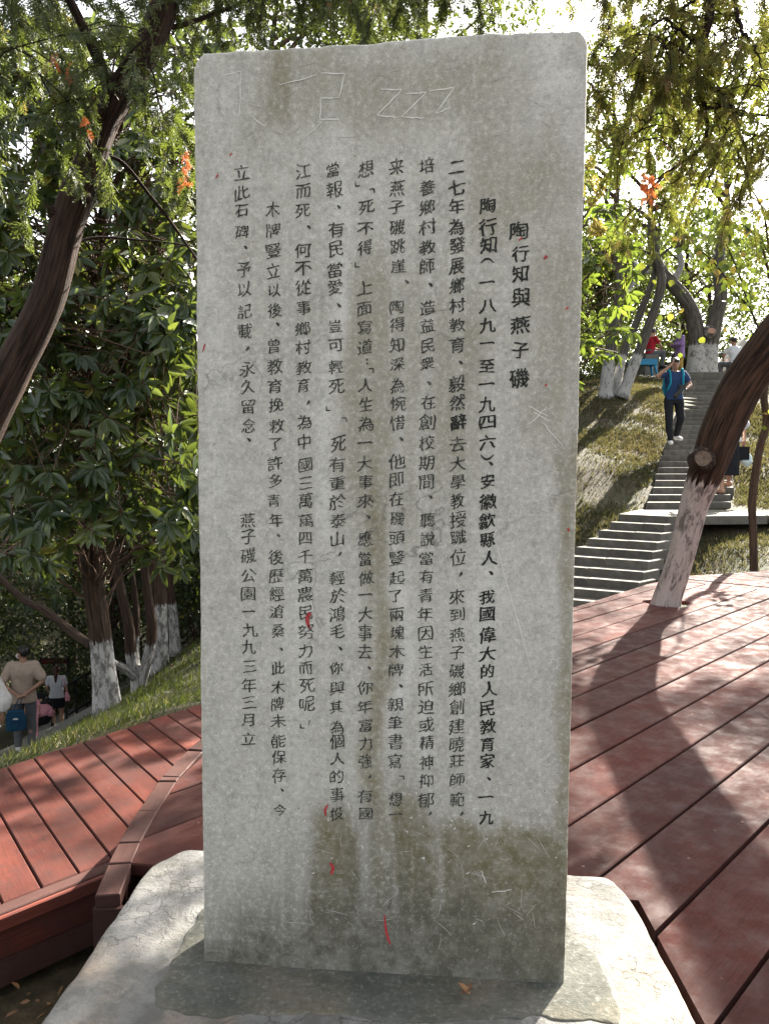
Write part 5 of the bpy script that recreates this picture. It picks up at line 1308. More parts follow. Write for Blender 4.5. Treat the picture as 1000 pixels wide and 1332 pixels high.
# ------------------------------------------------------------------ grass
def pt_in_poly(x_, y_, poly):
    ins = np.zeros(len(x_), bool); j = len(poly) - 1
    for i in range(len(poly)):
        xi, yi = poly[i]; xj, yj = poly[j]
        c_ = ((yi > y_) != (yj > y_)) & (x_ < (xj - xi) * (y_ - yi) / (yj - yi + 1e-12) + xi); ins ^= c_; j = i
    return ins
def grass(name, label, box, n, h, wd, mat, exclude, dens=None, lean_=.6, tbias=0, comb=(0, 0)):
    x_ = rng.uniform(box[0], box[1], n); y_ = rng.uniform(box[2], box[3], n)
    ok = np.ones(n, bool)
    for poly in exclude: ok &= ~pt_in_poly(x_, y_, poly)
    z_ = gz(x_, y_); pr = proj(np.c_[x_, y_, z_]); ok &= (pr[0] > -80) & (pr[0] < 1080) & (pr[1] > 300) & (pr[1] < 1400) & (pr[2] > 0)
    d_ = fbm2(x_ * 1.1, y_ * 1.1, 3, 77)
    ok &= rng.random(n) < np.clip((d_ - .28) * 3.2, .12, 1)
    x_, y_, z_, d_ = x_[ok], y_[ok], z_[ok], d_[ok]; m_ = len(x_)
    a = rng.uniform(0, 6.28, m_)
    cl = fbm2(x_ * 3, y_ * 3, 3, 5) * 6.28 * 2
    dirs = np.c_[np.cos(a) * lean_ + np.cos(cl) * .35 + comb[0], np.sin(a) * lean_ + np.sin(cl) * .35 + comb[1], rng.uniform(.5, 1.1, m_)]
    ups = np.c_[np.cos(a), np.sin(a), np.full(m_, .3)]
    mb = MB(); hh = h * rng.uniform(.5, 1.4, m_)
    dist = np.sqrt(x_ ** 2 + y_ ** 2)
    scatter(mb, T_BLADE, np.c_[x_, y_, z_ - .01], unit(dirs), ups, hh, np.clip(tbias + rng.gamma(1.5, .17, m_) + (fbm2(x_ * .8 + 9, y_ * .8, 3, 31) - .5) * 1.1, 0, 1), width=wd * rng.uniform(.7, 1.4, m_) * np.clip(dist / 8, .8, 2))
    o = mb.build(name, mat, smooth=False); tag(o, label, name.replace('_', ' '), kind='stuff'); return m_
low_poly = [tuple(A_), tuple(B_), tuple(C_), tuple(D_), tuple(E_)]
up_poly = [(-.8, -1), (-.8, 2.8), (-.7, 3.5), (-.3, 4.3), (.45, 5.4), (1.57, 6.25), (2.55, 7.4), (3.1, 7.93), (4.25, 8.33), (9, 8.33), (9, -1)]
st_poly = [(4.0, 12), (5.46, 12), (9.9, 21.9), (8.6, 21.9)]; ld_poly = [(3.3, 11), (3.9, 10.55), (5.4, 10.7), (9.3, 10.3), (9.3, 11.4), (5.5, 12), (4.0, 12.05)]
ls_poly = [(3.45, 11.05), (3.95, 10.6), (2.55, 8.2), (.95, 9.0)]
pa_poly = [tuple(p) for p in (cl + pn * -1.5)] + [tuple(p) for p in (cl + pn * 1.2)[::-1]]
grass('lawn_grass', 'short green grass along the edge of the lower deck', (-7, 1.5, 3.0, 14), 170000, .095, .008, M['grass'], [low_poly, up_poly, pa_poly], comb=(.25, -.1))
grass('slope_grass', 'patchy dry grass on the slope beside the steps', (1.5, 12, 8.2, 21.5), 230000, .085, .009, M['drygrass'], [up_poly, st_poly, ld_poly, ls_poly], tbias=.20, comb=(-.15, -.35))
# dead leaves
mb = MB(); n = 900
x_ = np.r_[rng.uniform(-7, 9, n), rng.uniform(-1.6, -.7, 160)]; y_ = np.r_[rng.uniform(4, 20, n), rng.uniform(1.5, 2.45, 160)]
ok = np.ones(len(x_), bool)
for poly in (low_poly, up_poly, st_poly, ld_poly, ls_poly): ok &= ~(pt_in_poly(x_, y_, poly) & (y_ > 2.5))
x_, y_ = x_[ok], y_[ok]; n = len(x_)
scatter(mb, T_MED, np.c_[x_, y_, gz(x_, y_) + .03 + .03 * rng.random(n)], np.c_[rng.normal(size=(n, 2)), rng.normal(size=n) * .2], np.c_[rng.normal(size=(n, 2)) * .4, np.ones(n)], .042 * rng.uniform(.5, 1.2, n), rng.random(n) * .8)
tag(mb.build('leaf_litter', M['deadleaf']), 'brown fallen leaves scattered over soil and grass', 'fallen leaves', kind='stuff')
mb = MB(); p0 = G(606, 1297, .072)
scatter(mb, T_MED, p0[None] + np.array([[-.012, 0, .008], [.010, .0, .006], [.004, .008, .004]]), np.array([[1, .3, .5], [-.6, .2, .6], [.4, 1, .3]]), np.array([[0, -.6, 1], [0.3, -.3, 1], [0, 0, 1.]]), np.array([.030, .034, .028]), np.array([.2, .9, .4]))
tag(mb.build('dead_leaf', M['deadleaf']), 'small curled brown leaf lying on the mortar before the tablet', 'dead leaf')
print('vegetation done')

# ------------------------------------------------------------------ wall, parapet, sign, railing
zt_ = 5.0
wall = empty('stone_wall', (10.5, 30, 3.9), 'low grey block wall at the hilltop behind the old tree', 'wall')
def on(Y, px, z): return ((px - 500) / 1000 * Y, z)
for r_ in range(4):
    for k in range(13):
        x0 = 8.6 + k * .62 + (.31 if r_ % 2 else 0); zz = float(gz(10.5, 30)) + r_ * .26
        mb = MB(); mb.box(-.302, .302, -.15 + rng.normal() * .006, .15, -.122, .122)
        o = mb.build('block', M['wall'], wall, False); o.location = (x0 - 10.5, 0.02 * rng.normal(), zz - 3.9 + .1)
mb = MB(); mb.box(-2.5, 6.5, -.2, .2, 0, .10); o = mb.build('coping', M['wall'], wall, False); o.location = (0, 0, float(gz(10.5, 30)) + 1.03 + .12 - 3.9 + .1)
par = MB()
q = [P(921, 488, 25), P(937, 487, 25), P(973, 452, 25), P(968, 440, 25)]
F_ = np.array(q); Bk = F_ + np.array([0, .35, 0]); par.add(np.vstack([F_, Bk]), [np.array([[0, 1, 2, 3], [7, 6, 5, 4], [0, 4, 5, 1], [1, 5, 6, 2], [2, 6, 7, 3], [3, 7, 4, 0]])])
tag(par.build('stair_parapet', m_plain('pale_stone', (.50, .49, .46), .7), None, False), 'pale sloping stone parapet of a further flight of steps at the hilltop', 'parapet')
# notice board
zb = P(73, 925, 22); zb[2] = float(gz(zb[0], 22))
sb = empty('notice_board', tuple(zb), 'dark notice board with two panels under red headers by the path', 'notice board')
dk = m_plain('black_metal', (.012, .012, .013), .5); cream = m_plain('panel_cream', (.34, .31, .23), .6); redh = m_plain('panel_red', (.12, .012, .014), .5); grn = m_plain('panel_green', (.20, .20, .15), .6)
def at(root, o): o.location = Vector((0, 0, 0)); return o
def relbox(root, name, mat, x0, x1, y0, y1, z0, z1):
    mb = MB(); mb.box(x0, x1, y0, y1, z0, z1); return mb.build(name, mat, root, False)
top_z = P(73, 857, 22)[2] - zb[2]; bot_z = P(73, 890, 22)[2] - zb[2]
relbox(sb, 'frame', dk, -.38, .38, 0, .04, bot_z - .05, top_z + .02)
for x_ in (-.40, 0, .40): relbox(sb, 'post', dk, x_ - .025, x_ + .025, -.02, .06, -.1, top_z + .06)
for x0, x1, m_, e_ in ((-.365, -.03, grn, -.10), (.03, .365, cream, 0)):
    p_ = relbox(sb, 'panel', m_, x0, x1, -.012, 0, bot_z, top_z - .14 + e_ * .2); relbox(sb, 'panel_header', redh, x0, x1, -.014, 0, top_z - .135 + e_ * .2, top_z + e_ * .2)
for k in range(6): relbox(sb, 'text_line', m_plain('print', (.10, .09, .07), .7), .07, .33 - .03 * (k % 2), -.016, -.0125, bot_z + .08 + k * .075, bot_z + .088 + k * .075) if k < 6 else None
mb = MB(); mb.tube(np.array([[.05, 0, top_z + .03], [.05, 0, top_z + .10], [.05, 0, top_z + .13]]), [.09, .07, .01], 12); mb.build('lamp_cap', m_plain('grey_cap', (.10, .10, .10), .4), sb)
rl = empty('railing', (0, 0, 0), 'dark iron railing along the far side of the footpath', 'railing')
for i in range(14):
    f_ = i / 13; x_ = -8.6 + 2.2 * f_; y_ = 20.4 + 3.6 * f_; z0 = float(gz(x_, y_))
    if i == 0: rl.location = (x_, y_, z0); b_r = Vector((x_, y_, z0))
    mb = MB(); mb.box(-.02, .02, -.02, .02, -.1, 1.0); o = mb.build('post' if i % 4 == 0 else 'baluster', dk, rl, False); o.location = Vector((x_, y_, z0)) - b_r
mb = MB()
for h in (.98, .15):
    pts = [(x_ - b_r.x, y_ - b_r.y, float(gz(x_, y_)) - b_r.z + h) for x_, y_ in [(-8.6 + 2.2 * f, 20.4 + 3.6 * f) for f in np.linspace(0, 1, 6)]]
    mb2 = MB(); mb2.tube(np.array(pts), .03, 6); mb2.build('rail', dk, rl)

# ------------------------------------------------------------------ people
def capsule(mb, p, q, r0, r1, seg=10, n=4, sx=1, sy=1):
    """closed tapered capsule"""
    p = np.array(p, float); q = np.array(q, float); d = q - p; L_ = np.linalg.norm(d); d = d / (L_ + 1e-9)
    pts = []; rad = []
    for a in np.linspace(-math.pi / 2, 0, n + 1)[:-1]: pts.append(p + d * math.sin(a) * r0); rad.append(max(r0 * math.cos(a), r0 * .05))
    pts += [p, q]; rad += [r0, r1]
    for a in np.linspace(0, math.pi / 2, n + 1)[1:]: pts.append(q + d * math.sin(a) * r1); rad.append(max(r1 * math.cos(a), r1 * .05))
    mb.tube(np.array(pts), rad, seg)
def ell(mb, c_, r_, seg=14, rings=8, rot=None):
    V = []; 
    for t_ in np.linspace(.04, math.pi - .04, rings):
        for a in np.arange(seg) * 2 * math.pi / seg: V.append((math.sin(t_) * math.cos(a) * r_[0], math.sin(t_) * math.sin(a) * r_[1], math.cos(t_) * r_[2]))
    V = np.array(V)
    if rot is not None: V = V @ np.array(rot).T
    V = V + np.array(c_)
    i, j = np.meshgrid(np.arange(rings - 1), np.arange(seg)); i = i.ravel(); j = j.ravel(); k = (j + 1) % seg
    mb.add(V, [np.c_[i * seg + j, (i + 1) * seg + j, (i + 1) * seg + k, i * seg + k], np.arange(seg)[None], ((rings - 1) * seg + np.arange(seg))[::-1][None]])
def loft(mb, secs, seg=18):
    """closed body from horizontal ellipse sections (x,y,z,rx,ry)"""
    V = []
    secs = np.array(secs, float); t_ = np.linspace(0, 1, len(secs)); tt = np.linspace(0, 1, len(secs) * 3)
    secs = np.stack([np.interp(tt, t_, secs[:, k]) for k in range(5)], 1)
    for x_, y_, z_, a_, b_ in secs:
        for a in np.arange(seg) * 2 * math.pi / seg:
            V.append((x_ + a_ * math.copysign(abs(math.cos(a)) ** .85, math.cos(a)), y_ + b_ * math.copysign(abs(math.sin(a)) ** .85, math.sin(a)), z_))
    n = len(secs); i, j = np.meshgrid(np.arange(n - 1), np.arange(seg)); i = i.ravel(); j = j.ravel(); k = (j + 1) % seg
    mb.add(np.array(V), [np.c_[i * seg + j, i * seg + k, (i + 1) * seg + k, (i + 1) * seg + j], np.arange(seg)[::-1][None], ((n - 1) * seg + np.arange(seg))[None]])
def fuse(mb, name, mat, root, voxel=.011, smooth=2, folds=0):
    """turn overlapping closed shapes into one continuous skin"""
    o = mb.build(name, mat)
    md = o.modifiers.new('r', 'REMESH'); md.mode = 'VOXEL'; md.voxel_size = voxel
    ms = o.modifiers.new('s', 'SMOOTH'); ms.iterations = smooth; ms.factor = .6
    dg = bpy.context.evaluated_depsgraph_get(); dg.update()
    me = bpy.data.meshes.new_from_object(o.evaluated_get(dg)); me.name = name
    o.modifiers.clear(); o.data = me
    n = len(me.vertices)
    if folds and n:
        co = np.empty(n * 3, np.float32); me.vertices.foreach_get('co', co); co = co.reshape(-1, 3).astype(float)
        no = np.empty(n * 3, np.float32); me.vertices.foreach_get('normal', no); no = no.reshape(-1, 3)
        f_ = fbm2(co[:, 0] * 9 + co[:, 2] * 7, co[:, 2] * 5 - co[:, 0] * 3 + co[:, 1] * 9, 3, 11) - .5
        co += no * f_[:, None] * folds; me.vertices.foreach_set('co', co.astype(np.float32).ravel())
    me.polygons.foreach_set('use_smooth', np.ones(len(me.polygons), bool)); me.update()
    if mat and not me.materials: me.materials.append(mat)
    o.parent = root
    return o
SKIN = m_plain('skin', (.40, .235, .165), .55, var=.05); SKIN2 = m_plain('skin_tan', (.30, .165, .11), .55, var=.05)
HAIR = m_plain('black_hair', (.012, .010, .009), .4, var=.4, scale=90); HAIR_B = m_plain('brown_hair', (.05, .018, .012), .4, var=.4, scale=90)
EYE = m_plain('eye_dark', (.02, .015, .012), .3)
D0 = dict(hipL=(-.09, 0, .90), hipR=(.09, 0, .90), kneeL=(-.10, .01, .48), kneeR=(.10, .01, .48), ankL=(-.10, -.02, .09), ankR=(.10, -.02, .09), toeL=(-.12, .15, .035), toeR=(.12, .15, .035),
          pel=(0, 0, .94), waist=(0, 0, 1.07), chest=(0, 0, 1.26), shL=(-.175, 0, 1.39), shR=(.175, 0, 1.39), neck=(0, 0, 1.44), head=(0, .015, 1.575),
          elL=(-.235, -.02, 1.12), elR=(.235, -.02, 1.12), wrL=(-.25, .06, .88), wrR=(.25, .06, .88), hdL=(-.25, .09, .80), hdR=(.25, .09, .80))
def hand(mb, w, h, up=None, curl=.5):
    w = np.array(w, float); h = np.array(h, float); d = unit(h - w)
    side = unit(np.cross(d, up if up is not None else [0, 0, 1.0]) + 1e-4); nrm = np.cross(side, d)
    palm = w + d * .055
    capsule(mb, w, w + d * .03, .024, .026, 8, 3)
    for s_ in (-.022, -.007, .008, .023): capsule(mb, w + d * .02 + side * s_ * .8, palm + d * .03 + side * s_, .014, .012, 6, 2)
    for s_, l in ((-.027, .060), (-.009, .072), (.010, .068), (.028, .052)):
        a = palm + d * .03 + side * s_; m_ = a + d * l * .5 + nrm * curl * .012; e_ = m_ + unit(d * (1 - curl * .6) + nrm * curl) * l * .5
        capsule(mb, a, m_, .0095, .009, 6, 2); capsule(mb, m_, e_, .009, .0075, 6, 2)
    t0 = w + d * .02 - side * .026; t1 = t0 + unit(d * .7 - side * .8) * .035; capsule(mb, t0, t1, .013, .011, 6, 2); capsule(mb, t1, t1 + unit(d * .9 - side * .2 + nrm * .3) * .030, .011, .009, 6, 2)
def person(label, loc, rz, scale, J, top, bottom, shoe, skin=SKIN, hair='short', hair_m=HAIR, female=False, sleeve=.55, leg_cover=1.0, skirt=None, loose=0.0, gaze=(0, 1, 0), group=None, hem=None, shoes=True):
    D = dict(D0); D.update(J); D = {k: np.array(v, float) for k, v in D.items()}
    root = empty('person', loc, label, 'person', group, rz); root.scale = (scale,) * 3
    f_ = .88 if female else 1.0
    # body: one continuous skin
    mb = MB()
    hd = D['head']; g_ = unit(np.array(gaze, float)); sd_ = unit(np.cross(g_, [0, 0, 1.0])); upv = np.cross(sd_, g_)
    Rm = np.array([sd_, g_, upv]).T
    ell(mb, hd + upv * .015 - g_ * .012, (.076, .092, .100), rot=Rm); ell(mb, hd - upv * .045 + g_ * .022, (.056, .062, .070), rot=Rm)
    capsule(mb, hd + g_ * .082 + upv * .012, hd + g_ * .100 - upv * .022, .009, .014, 8, 3)      # nose
    capsule(mb, hd + g_ * .078 - upv * .052 - sd_ * .015, hd + g_ * .078 - upv * .052 + sd_ * .015, .009, .009, 8, 3)
    for s_ in (-1, 1): ell(mb, hd + sd_ * s_ * .078 - g_ * .005, (.010, .020, .030), 8, 5, rot=Rm)
    capsule(mb, D['neck'] - [0, 0, .05], hd - upv * .06 - g_ * .01, .056 * f_, .052 * f_)
    sh = (D['shL'] + D['shR']) / 2
    def torso(mb, e=0, low=None):
        secs = []
        pz = D['pel']; secs.append((pz[0], pz[1], pz[2] - .10, .155 + e, .10 + e)); secs.append((pz[0], pz[1], pz[2], .162 + e, .108 + e))
        wz = D['waist']; secs.append((wz[0], wz[1], wz[2], (.135 if female else .148) + e, .098 + e)); cz = D['chest']; secs.append((cz[0], cz[1], cz[2], .165 * f_ + e, .115 + e))
        secs.append((sh[0], sh[1], sh[2] - .02, .150 * f_ + e, .085 + e * .8)); secs.append((sh[0], sh[1], sh[2] + .035, .085 * f_ + e * .5, .062 + e * .5))
        if low is not None: secs[0] = (pz[0], pz[1], low, .175 + e, .118 + e)
        loft(mb, secs)
        for s_ in 'LR': capsule(mb, sh + (D['sh' + s_] - sh) * .35 - [0, 0, .01], D['sh' + s_] - [0, 0, .012], .058 + e * .7, .056 * f_ + e * .8)
    torso(mb)
    for s_ in 'LR':
        capsule(mb, D['sh' + s_] - [0, 0, .012], D['el' + s_], .050 * f_, .038 * f_); capsule(mb, D['el' + s_], D['wr' + s_], .039 * f_, .025 * f_); hand(mb, D['wr' + s_], D['hd' + s_])
        capsule(mb, D['hip' + s_], D['knee' + s_], .086, .056); capsule(mb, D['knee' + s_], D['knee' + s_] * .55 + D['ank' + s_] * .45 + np.array([0, -.012, 0]), .054, .054); capsule(mb, D['knee' + s_] * .55 + D['ank' + s_] * .45, D['ank' + s_], .050, .034)
        capsule(mb, D['ank' + s_] - [0, .02, .03], D['toe' + s_], .036, .030)
    fuse(mb, 'body', skin, root, .010, 2)
    for s_ in (-1, 1):
        mb = MB(); ell(mb, hd + g_ * .078 + upv * .018 + sd_ * s_ * .030, (.011, .007, .006), 8, 5, rot=Rm); mb.build('eye', EYE, root)
    # hair
    mb = MB(); ell(mb, hd + upv * .030 - g_ * .026, (.087, .096, .100), rot=Rm); ell(mb, hd + upv * .075 + g_ * .025, (.070, .065, .040), rot=Rm)
    if hair == 'long':
        capsule(mb, hd - g_ * .08 + upv * .02, hd - g_ * .12 - upv * .12, .045, .045); capsule(mb, hd - g_ * .12 - upv * .12, hd - g_ * .125 - upv * .30, .045, .022)
    if hair != 'none': fuse(mb, 'hair', hair_m, root, .010, 1)
    # top
    e = .014 + loose
    mb = MB(); torso(mb, e, hem if hem is not None else D['pel'][2] - .06)
    for s_ in 'LR':
        a, b = D['sh' + s_] - [0, 0, .012], D['el' + s_]
        if sleeve <= 1: capsule(mb, a, a + (b - a) * sleeve, .056 * f_ + e, .054 * f_ + e)
        else: capsule(mb, a, b, .054 * f_ + e, .046 * f_ + e); capsule(mb, b, b + (D['wr' + s_] - b) * (sleeve - 1), .046 * f_ + e, .036 * f_ + e)
    fuse(mb, 'shirt', top, root, .012, 2, .028)
    # bottom
    mb = MB()
    pz = D['pel']
    if skirt:
        loft(mb, [(pz[0], pz[1], skirt, .19, .15), (pz[0], pz[1], pz[2] - .12, .19, .13), (pz[0], pz[1], pz[2] + .03, .165, .115), (pz[0], pz[1], pz[2] + .09, .150, .108)]); fuse(mb, 'skirt', bottom, root, .012, 2, .02)
    else:
        loft(mb, [(pz[0], pz[1], pz[2] - .13, .165, .112), (pz[0], pz[1], pz[2], .176, .120), (pz[0], pz[1], pz[2] + .08, .160, .110)])
        for s_ in 'LR':
            capsule(mb, D['hip' + s_], D['knee' + s_], .100, .074)
            if leg_cover >= 1: capsule(mb, D['knee' + s_], D['ank' + s_] + (D['knee' + s_] - D['ank' + s_]) * .06, .074, .062)
        fuse(mb, 'trousers', bottom, root, .012, 2, .026)
    if shoes:
        for s_ in 'LR':
            a = D['ank' + s_]; t_ = D['toe' + s_]; d = unit(t_ - a); mb = MB(); capsule(mb, a + [0, 0, -.045] - d * .03, t_ + [0, 0, .012], .044, .040); capsule(mb, a + [0, 0, -.01], a + [0, 0, -.045], .044, .046); o = fuse(mb, 'shoe', shoe, root, .010, 1)
    return root, D
cloth = lambda n_, c_, v=.10: m_plain(n_, c_, .85, .2, v, 18)
WHITE = cloth('white_cloth', (.55, .56, .60), .05); NAVY = cloth('navy_cloth', (.022, .044, .115)); BLK = cloth('black_cloth', (.012, .013, .017)); BEIGE = cloth('beige_cloth', (.33, .26, .21)); GREYT = cloth('grey_cloth', (.10, .105, .115)); PURP = cloth('purple_cloth', (.24, .16, .36)); RED = cloth('red_cloth', (.34, .018, .03)); YEL = cloth('mustard_cloth', (.36, .24, .06)); SHOEW = cloth('white_shoe', (.6, .6, .6), .05)
PINK = cloth('pink_cloth', (.62, .28, .34), .2); TEAL = cloth('teal_cloth', (.01, .20, .30)); BLUEB = cloth('blue_bag', (.010, .050, .10)); MASK = cloth('mask_white', (.5, .5, .5))
def kid(mb_fn, name, mat, root, fuse_=True, **kw):
    mb = MB(); mb_fn(mb)
    return fuse(mb, name, mat, root, **kw) if fuse_ else mb.build(name, mat, root)
# man coming down the steps, wiping his brow, camera in hand
mp_ = np.array([.373 * 15.0, 15.0, 0]); mz = .42 + .107 * 10
man, D = person('man in navy polo coming down the steps, hand on forehead, holding a camera', (mp_[0], mp_[1], mz - .02), R(180), 1.0,
    dict(hipL=(-.09, 0, .90), kneeL=(-.12, .06, .53), ankL=(-.11, .10 - .22, .20), toeL=(-.15, .02, .12), kneeR=(.13, .12, .50), ankR=(.10, .14, .10), toeR=(.14, .30, .035),
         elR=(.37, .12, 1.33), wrR=(.16, .17, 1.50), hdR=(.07, .15, 1.60), elL=(-.30, .03, 1.17), wrL=(-.14, .22, 1.08), hdL=(-.05, .27, 1.05), head=(0, .035, 1.565)),
    NAVY, BLK, SHOEW, SKIN2, 'short', gaze=(.12, .95, -.28))
def camera_(mb):
    capsule(mb, (-.02, .30, 1.07), (.08, .31, .93), .040, .048)
c_ = kid(camera_, 'camera', dk, man, False)
mb = MB(); mb.box(-.10, .02, .25, .32, 1.05, 1.14); mb.build('camera_body', dk, man, False)
for s_ in (-1, 1):
    mb = MB(); mb.tube(catmull([(s_ * .115, -.10, 1.10), (s_ * .13, .02, 1.46), (s_ * .125, .115, 1.38), (s_ * .12, .135, 1.20), (s_ * .15, .05, 1.05)], 20), .022, 6); mb.build('backpack_strap', TEAL, man)
def pack(mb): loft(mb, [(0, -.19, .98, .13, .06), (0, -.20, 1.15, .16, .09), (0, -.19, 1.38, .13, .07)])
kid(pack, 'backpack', TEAL, man)
# woman going up, hidden behind the leaning trunk
wp = P(947, 640, 12.55); wz = .42 + .107 * 2
wom, D = person('woman in white top and long black skirt going up the steps behind the leaning trunk', (wp[0], 12.62, wz), R(4), .97,
    dict(elR=(.26, -.03, 1.15), wrR=(.30, .03, .92), hdR=(.30, .05, .84), elL=(-.30, 0, 1.2), wrL=(-.36, .12, 1.02), hdL=(-.37, .18, .96), kneeR=(.10, .16, .58), ankR=(.10, .12, .21), toeR=(.11, .28, .14)), WHITE, BLK, SKIN, SKIN, 'short', hair_m=cloth('pale_hat', (.5, .42, .42)), female=True, skirt=.32, loose=.03, sleeve=.9)
tg = MB(); loft(tg, [(.33, .0, .46, .02, .02), (.33, .0, .54, .11, .06), (.33, .0, .62, .10, .05), (.31, .02, .76, .03, .02)])
pb = fuse(tg, 'plastic_bag', m_plain('plastic', (.50, .60, .62), .3), wom, .012, 1, .03)
hb = MB(); hb.box(.17, .34, -.07, .06, .58, .80); hb.build('handbag', BLK, wom, False)
# people at the top
pp = P(883, 487, 26); person('person in purple shirt and mustard trousers standing on the hilltop, looking down', (pp[0], 26, float(gz(pp[0], 26))), R(95), .98,
    dict(elL=(-.20, .08, 1.15), wrL=(-.10, .28, 1.16), hdL=(-.06, .36, 1.18), elR=(.20, .08, 1.15), wrR=(.10, .28, 1.14), hdR=(.05, .36, 1.15), head=(0, .07, 1.55)), PURP, YEL, BLK, SKIN, gaze=(0, .8, -.6), loose=.015, hem=.72, sleeve=1.7)
SIT = dict(pel=(0, 0, .50), waist=(0, .02, .62), chest=(0, .05, .80), shL=(-.175, .06, .93), shR=(.175, .06, .93), neck=(0, .07, .98), head=(0, .11, 1.11), hipL=(-.09, 0, .46), hipR=(.09, 0, .46), kneeL=(-.14, .42, .50), kneeR=(.14, .42, .50), ankL=(-.13, .38, .09), ankR=(.13, .38, .09), toeL=(-.14, .54, .035), toeR=(.14, .54, .035),
           elL=(-.25, .20, .70), elR=(.25, .20, .70), wrL=(-.08, .38, .62), wrR=(.08, .38, .62), hdL=(-.02, .42, .60), hdR=(.02, .42, .60))
pp = P(844, 490, 24); person('person in red shirt sitting hunched on the hilltop beside the blue stool', (pp[0], 24, float(gz(pp[0], 24)) + .22), R(-70), .98, SIT, RED, GREYT, BLK, SKIN, gaze=(0, .8, -.5))
mb = MB(); mb.box(-.2, .2, -.2, .2, -.3, .40); o = mb.build('stone_block', M['wall'], None, False); o.location = (pp[0], 24, float(gz(pp[0], 24)) + .22); tag(o, 'grey stone block the person in the red shirt sits on', 'stone block')
pp = P(962, 490, 21.6); person('person in a white shirt sitting at the top right of the steps, back turned', (pp[0], 21.9, 3.42), R(20), 1.0, SIT, WHITE, GREYT, BLK, SKIN2, gaze=(-.1, .9, -.3))
# blue stool
pp = P(835, 490, 22.5); zz = float(gz(pp[0], 22.5)); stl = empty('stool', (pp[0], 22.5, zz), 'bright blue plastic stool on the crest of the slope', 'stool')
bl = m_plain('blue_plastic', (.01, .22, .42), .35)
mb = MB(); mb.box(-.36, .36, -.22, .22, .40, .46); mb.box(-.355, .355, -.215, .215, .30, .399); mb.build('seat', bl, stl, False)
for sx in (-1, 1):
    for sy in (-1, 1):
        mb = MB(); mb.tube([(sx * .30, sy * .17, .31), (sx * .36, sy * .21, -.05)], [.04, .03], 8); mb.build('leg', bl, stl)
# left group
bp_ = P(34, 985, 12.6); bz = float(gz(bp_[0], 12.6)) + .05
bm_, D = person('man in beige T-shirt seen from behind, hands clasped, holding a blue bag', (bp_[0], 12.6, bz), R(18), 1.05,
    dict(elL=(-.30, -.09, 1.13), wrL=(-.07, -.17, .95), hdL=(.01, -.18, .93), elR=(.30, -.09, 1.13), wrR=(.06, -.18, .97), hdR=(-.02, -.19, .93)), BEIGE, GREYT, SHOEW, SKIN2, gaze=(-.85, .55, 0), loose=.012, hem=.80, sleeve=.75)
def tote(mb): loft(mb, [(-.09, -.24, .42, .145, .045), (-.09, -.24, .60, .15, .05), (-.09, -.24, .74, .12, .035)])
kid(tote, 'tote_bag', BLUEB, bm_, voxel=.012, folds=.02)
for s_ in (-.05, .05):
    mb = MB(); mb.tube([(-.09 + s_, -.24, .72), (-.02 + s_ * .3, -.20, .93)], .008, 5); mb.build('bag_strap', BLUEB, bm_)
mb = MB(); a = np.linspace(.3, 2.6, 9); V = np.vstack([np.c_[-.09 + .045 * np.cos(a), np.full(9, -.297), .60 + .035 * np.sin(a)], np.c_[-.09 + .025 * np.cos(a), np.full(9, -.297), .595 + .012 * np.sin(a)]])
mb.add(V, [[i, i + 1, 9 + i + 1, 9 + i] for i in range(8)]); mb.build('emblem', SHOEW, bm_, False)
def mask(mb): ell(mb, D['head'] + unit(np.array([-.85, .55, 0])) * .07 - np.array([0, 0, .05]), (.05, .045, .045))
kid(mask, 'face_mask', MASK, bm_, False)
wp = P(76, 958, 18.6); wz = float(gz(wp[0], 18.6)) + .05
w2, D = person('woman with brown ponytail, white T-shirt and short black skirt walking away down the path', (wp[0], 18.6, wz), R(14), .95, dict(elL=(-.24, -.02, 1.15), wrL=(-.22, .14, .98), hdL=(-.2, .2, .95)), WHITE, BLK, SHOEW, SKIN, 'long', HAIR_B, True, skirt=.62, loose=.012)
sb2 = MB(); loft(sb2, [(.27, -.08, .78, .06, .04), (.27, -.08, .90, .07, .045), (.25, -.07, 1.02, .03, .02)]); fuse(sb2, 'shoulder_bag', PINK, w2, .012, 1)
mb = MB(); mb.tube([(.25, -.08, 1.02), (.20, -.10, 1.30), (.12, -.03, 1.44)], .012, 5); mb.build('bag_strap', PINK, w2)
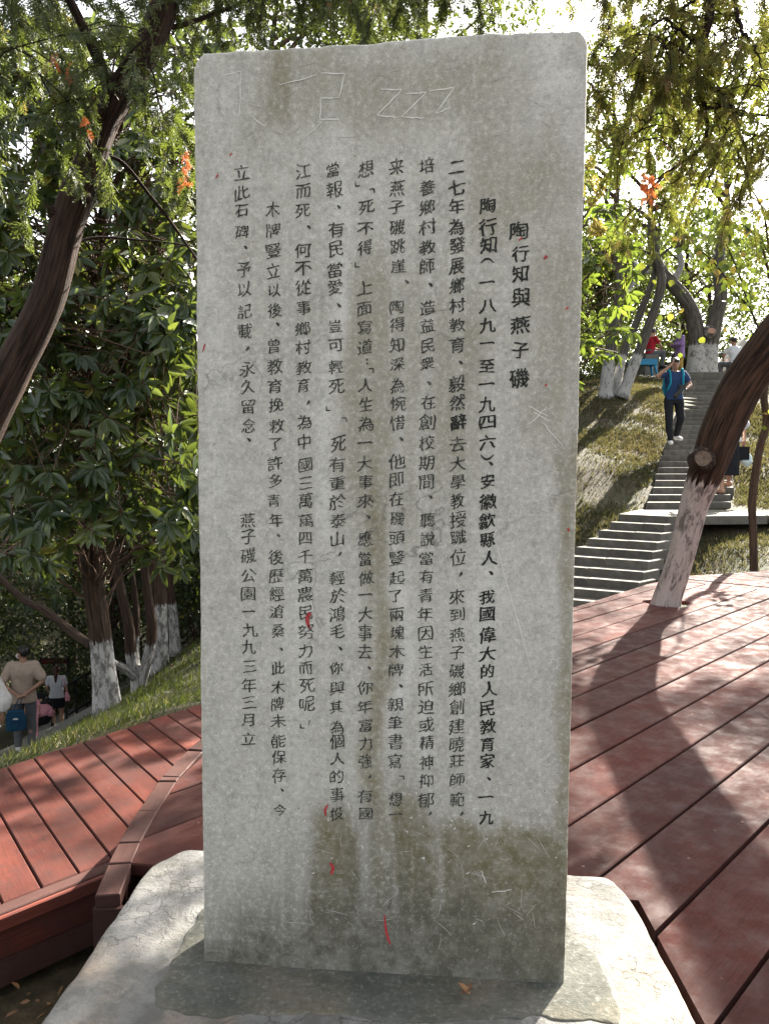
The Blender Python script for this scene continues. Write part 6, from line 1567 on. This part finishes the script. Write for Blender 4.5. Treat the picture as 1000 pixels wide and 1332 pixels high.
# small child holding on beside the man, in pink
cp = P(38, 985, 13.2); cz = float(gz(cp[0], 13.2)) + .05
person('small child in pink mostly hidden in front of the man with the blue bag', (cp[0] - .05, 13.5, cz), R(30), .50, dict(), PINK, PINK, SHOEW, SKIN, female=True)
# pushchair
vp = P(54, 945, 17.6); vz = float(gz(vp[0], 17.6)) + .05; pr = empty('pushchair', (vp[0], 17.6, vz), 'black pushchair with a child under a pink blanket on the path', 'pushchair', rz=R(25))
def basin(mb): loft(mb, [(0, 0, .42, .20, .30), (0, 0, .55, .25, .38), (0, 0, .62, .25, .38)])
kid(basin, 'seat', BLK, pr, voxel=.015)
def hood(mb): ell(mb, (-.02, .26, .80), (.24, .20, .24))
kid(hood, 'hood', BLK, pr, voxel=.015)
def blank(mb): ell(mb, (0, -.05, .70), (.25, .36, .12)); ell(mb, (.20, -.12, .66), (.10, .24, .10))
kid(blank, 'blanket', PINK, pr, voxel=.015, folds=.04)
def chd(mb): ell(mb, (0, .16, .86), (.085, .09, .10))
kid(chd, 'child_head', SKIN, pr)
for sx in (-1, 1):
    mb = MB(); mb.tube(catmull([(sx * .24, .35, .5), (sx * .26, -.25, .75), (sx * .25, -.52, 1.02)], 8), .014, 6); mb.tube([(sx * .22, .35, .12), (sx * .24, -.2, .6)], .012, 6); mb.build('frame_tube', dk, pr)
    for sy in (-.30, .34):
        mb = MB(); a = np.linspace(0, 2 * math.pi, 17); mb.tube(np.c_[np.full(17, sx * .26), sy + .11 * np.cos(a), .12 + .11 * np.sin(a)], .022, 6, cap=False); mb.build('wheel', BLK, pr)
mb = MB(); mb.tube([(-.25, -.52, 1.02), (.25, -.52, 1.02)], .016, 6); mb.build('handle', dk, pr)
# figure in pale clothes cut by the left edge
fp = P(-22, 990, 11.2); fz = float(gz(fp[0], 11.2)) + .05
person('person in a loose shiny white garment cut off by the left edge of the picture', (fp[0], 11.2, fz), R(10), 1.03, dict(elR=(.30, 0, 1.12), wrR=(.28, .02, .88), hdR=(.27, .03, .80)), cloth('white_sheen', (.60, .58, .56)), GREYT, SHOEW, SKIN2, loose=.06, sleeve=1.3, hem=.7)
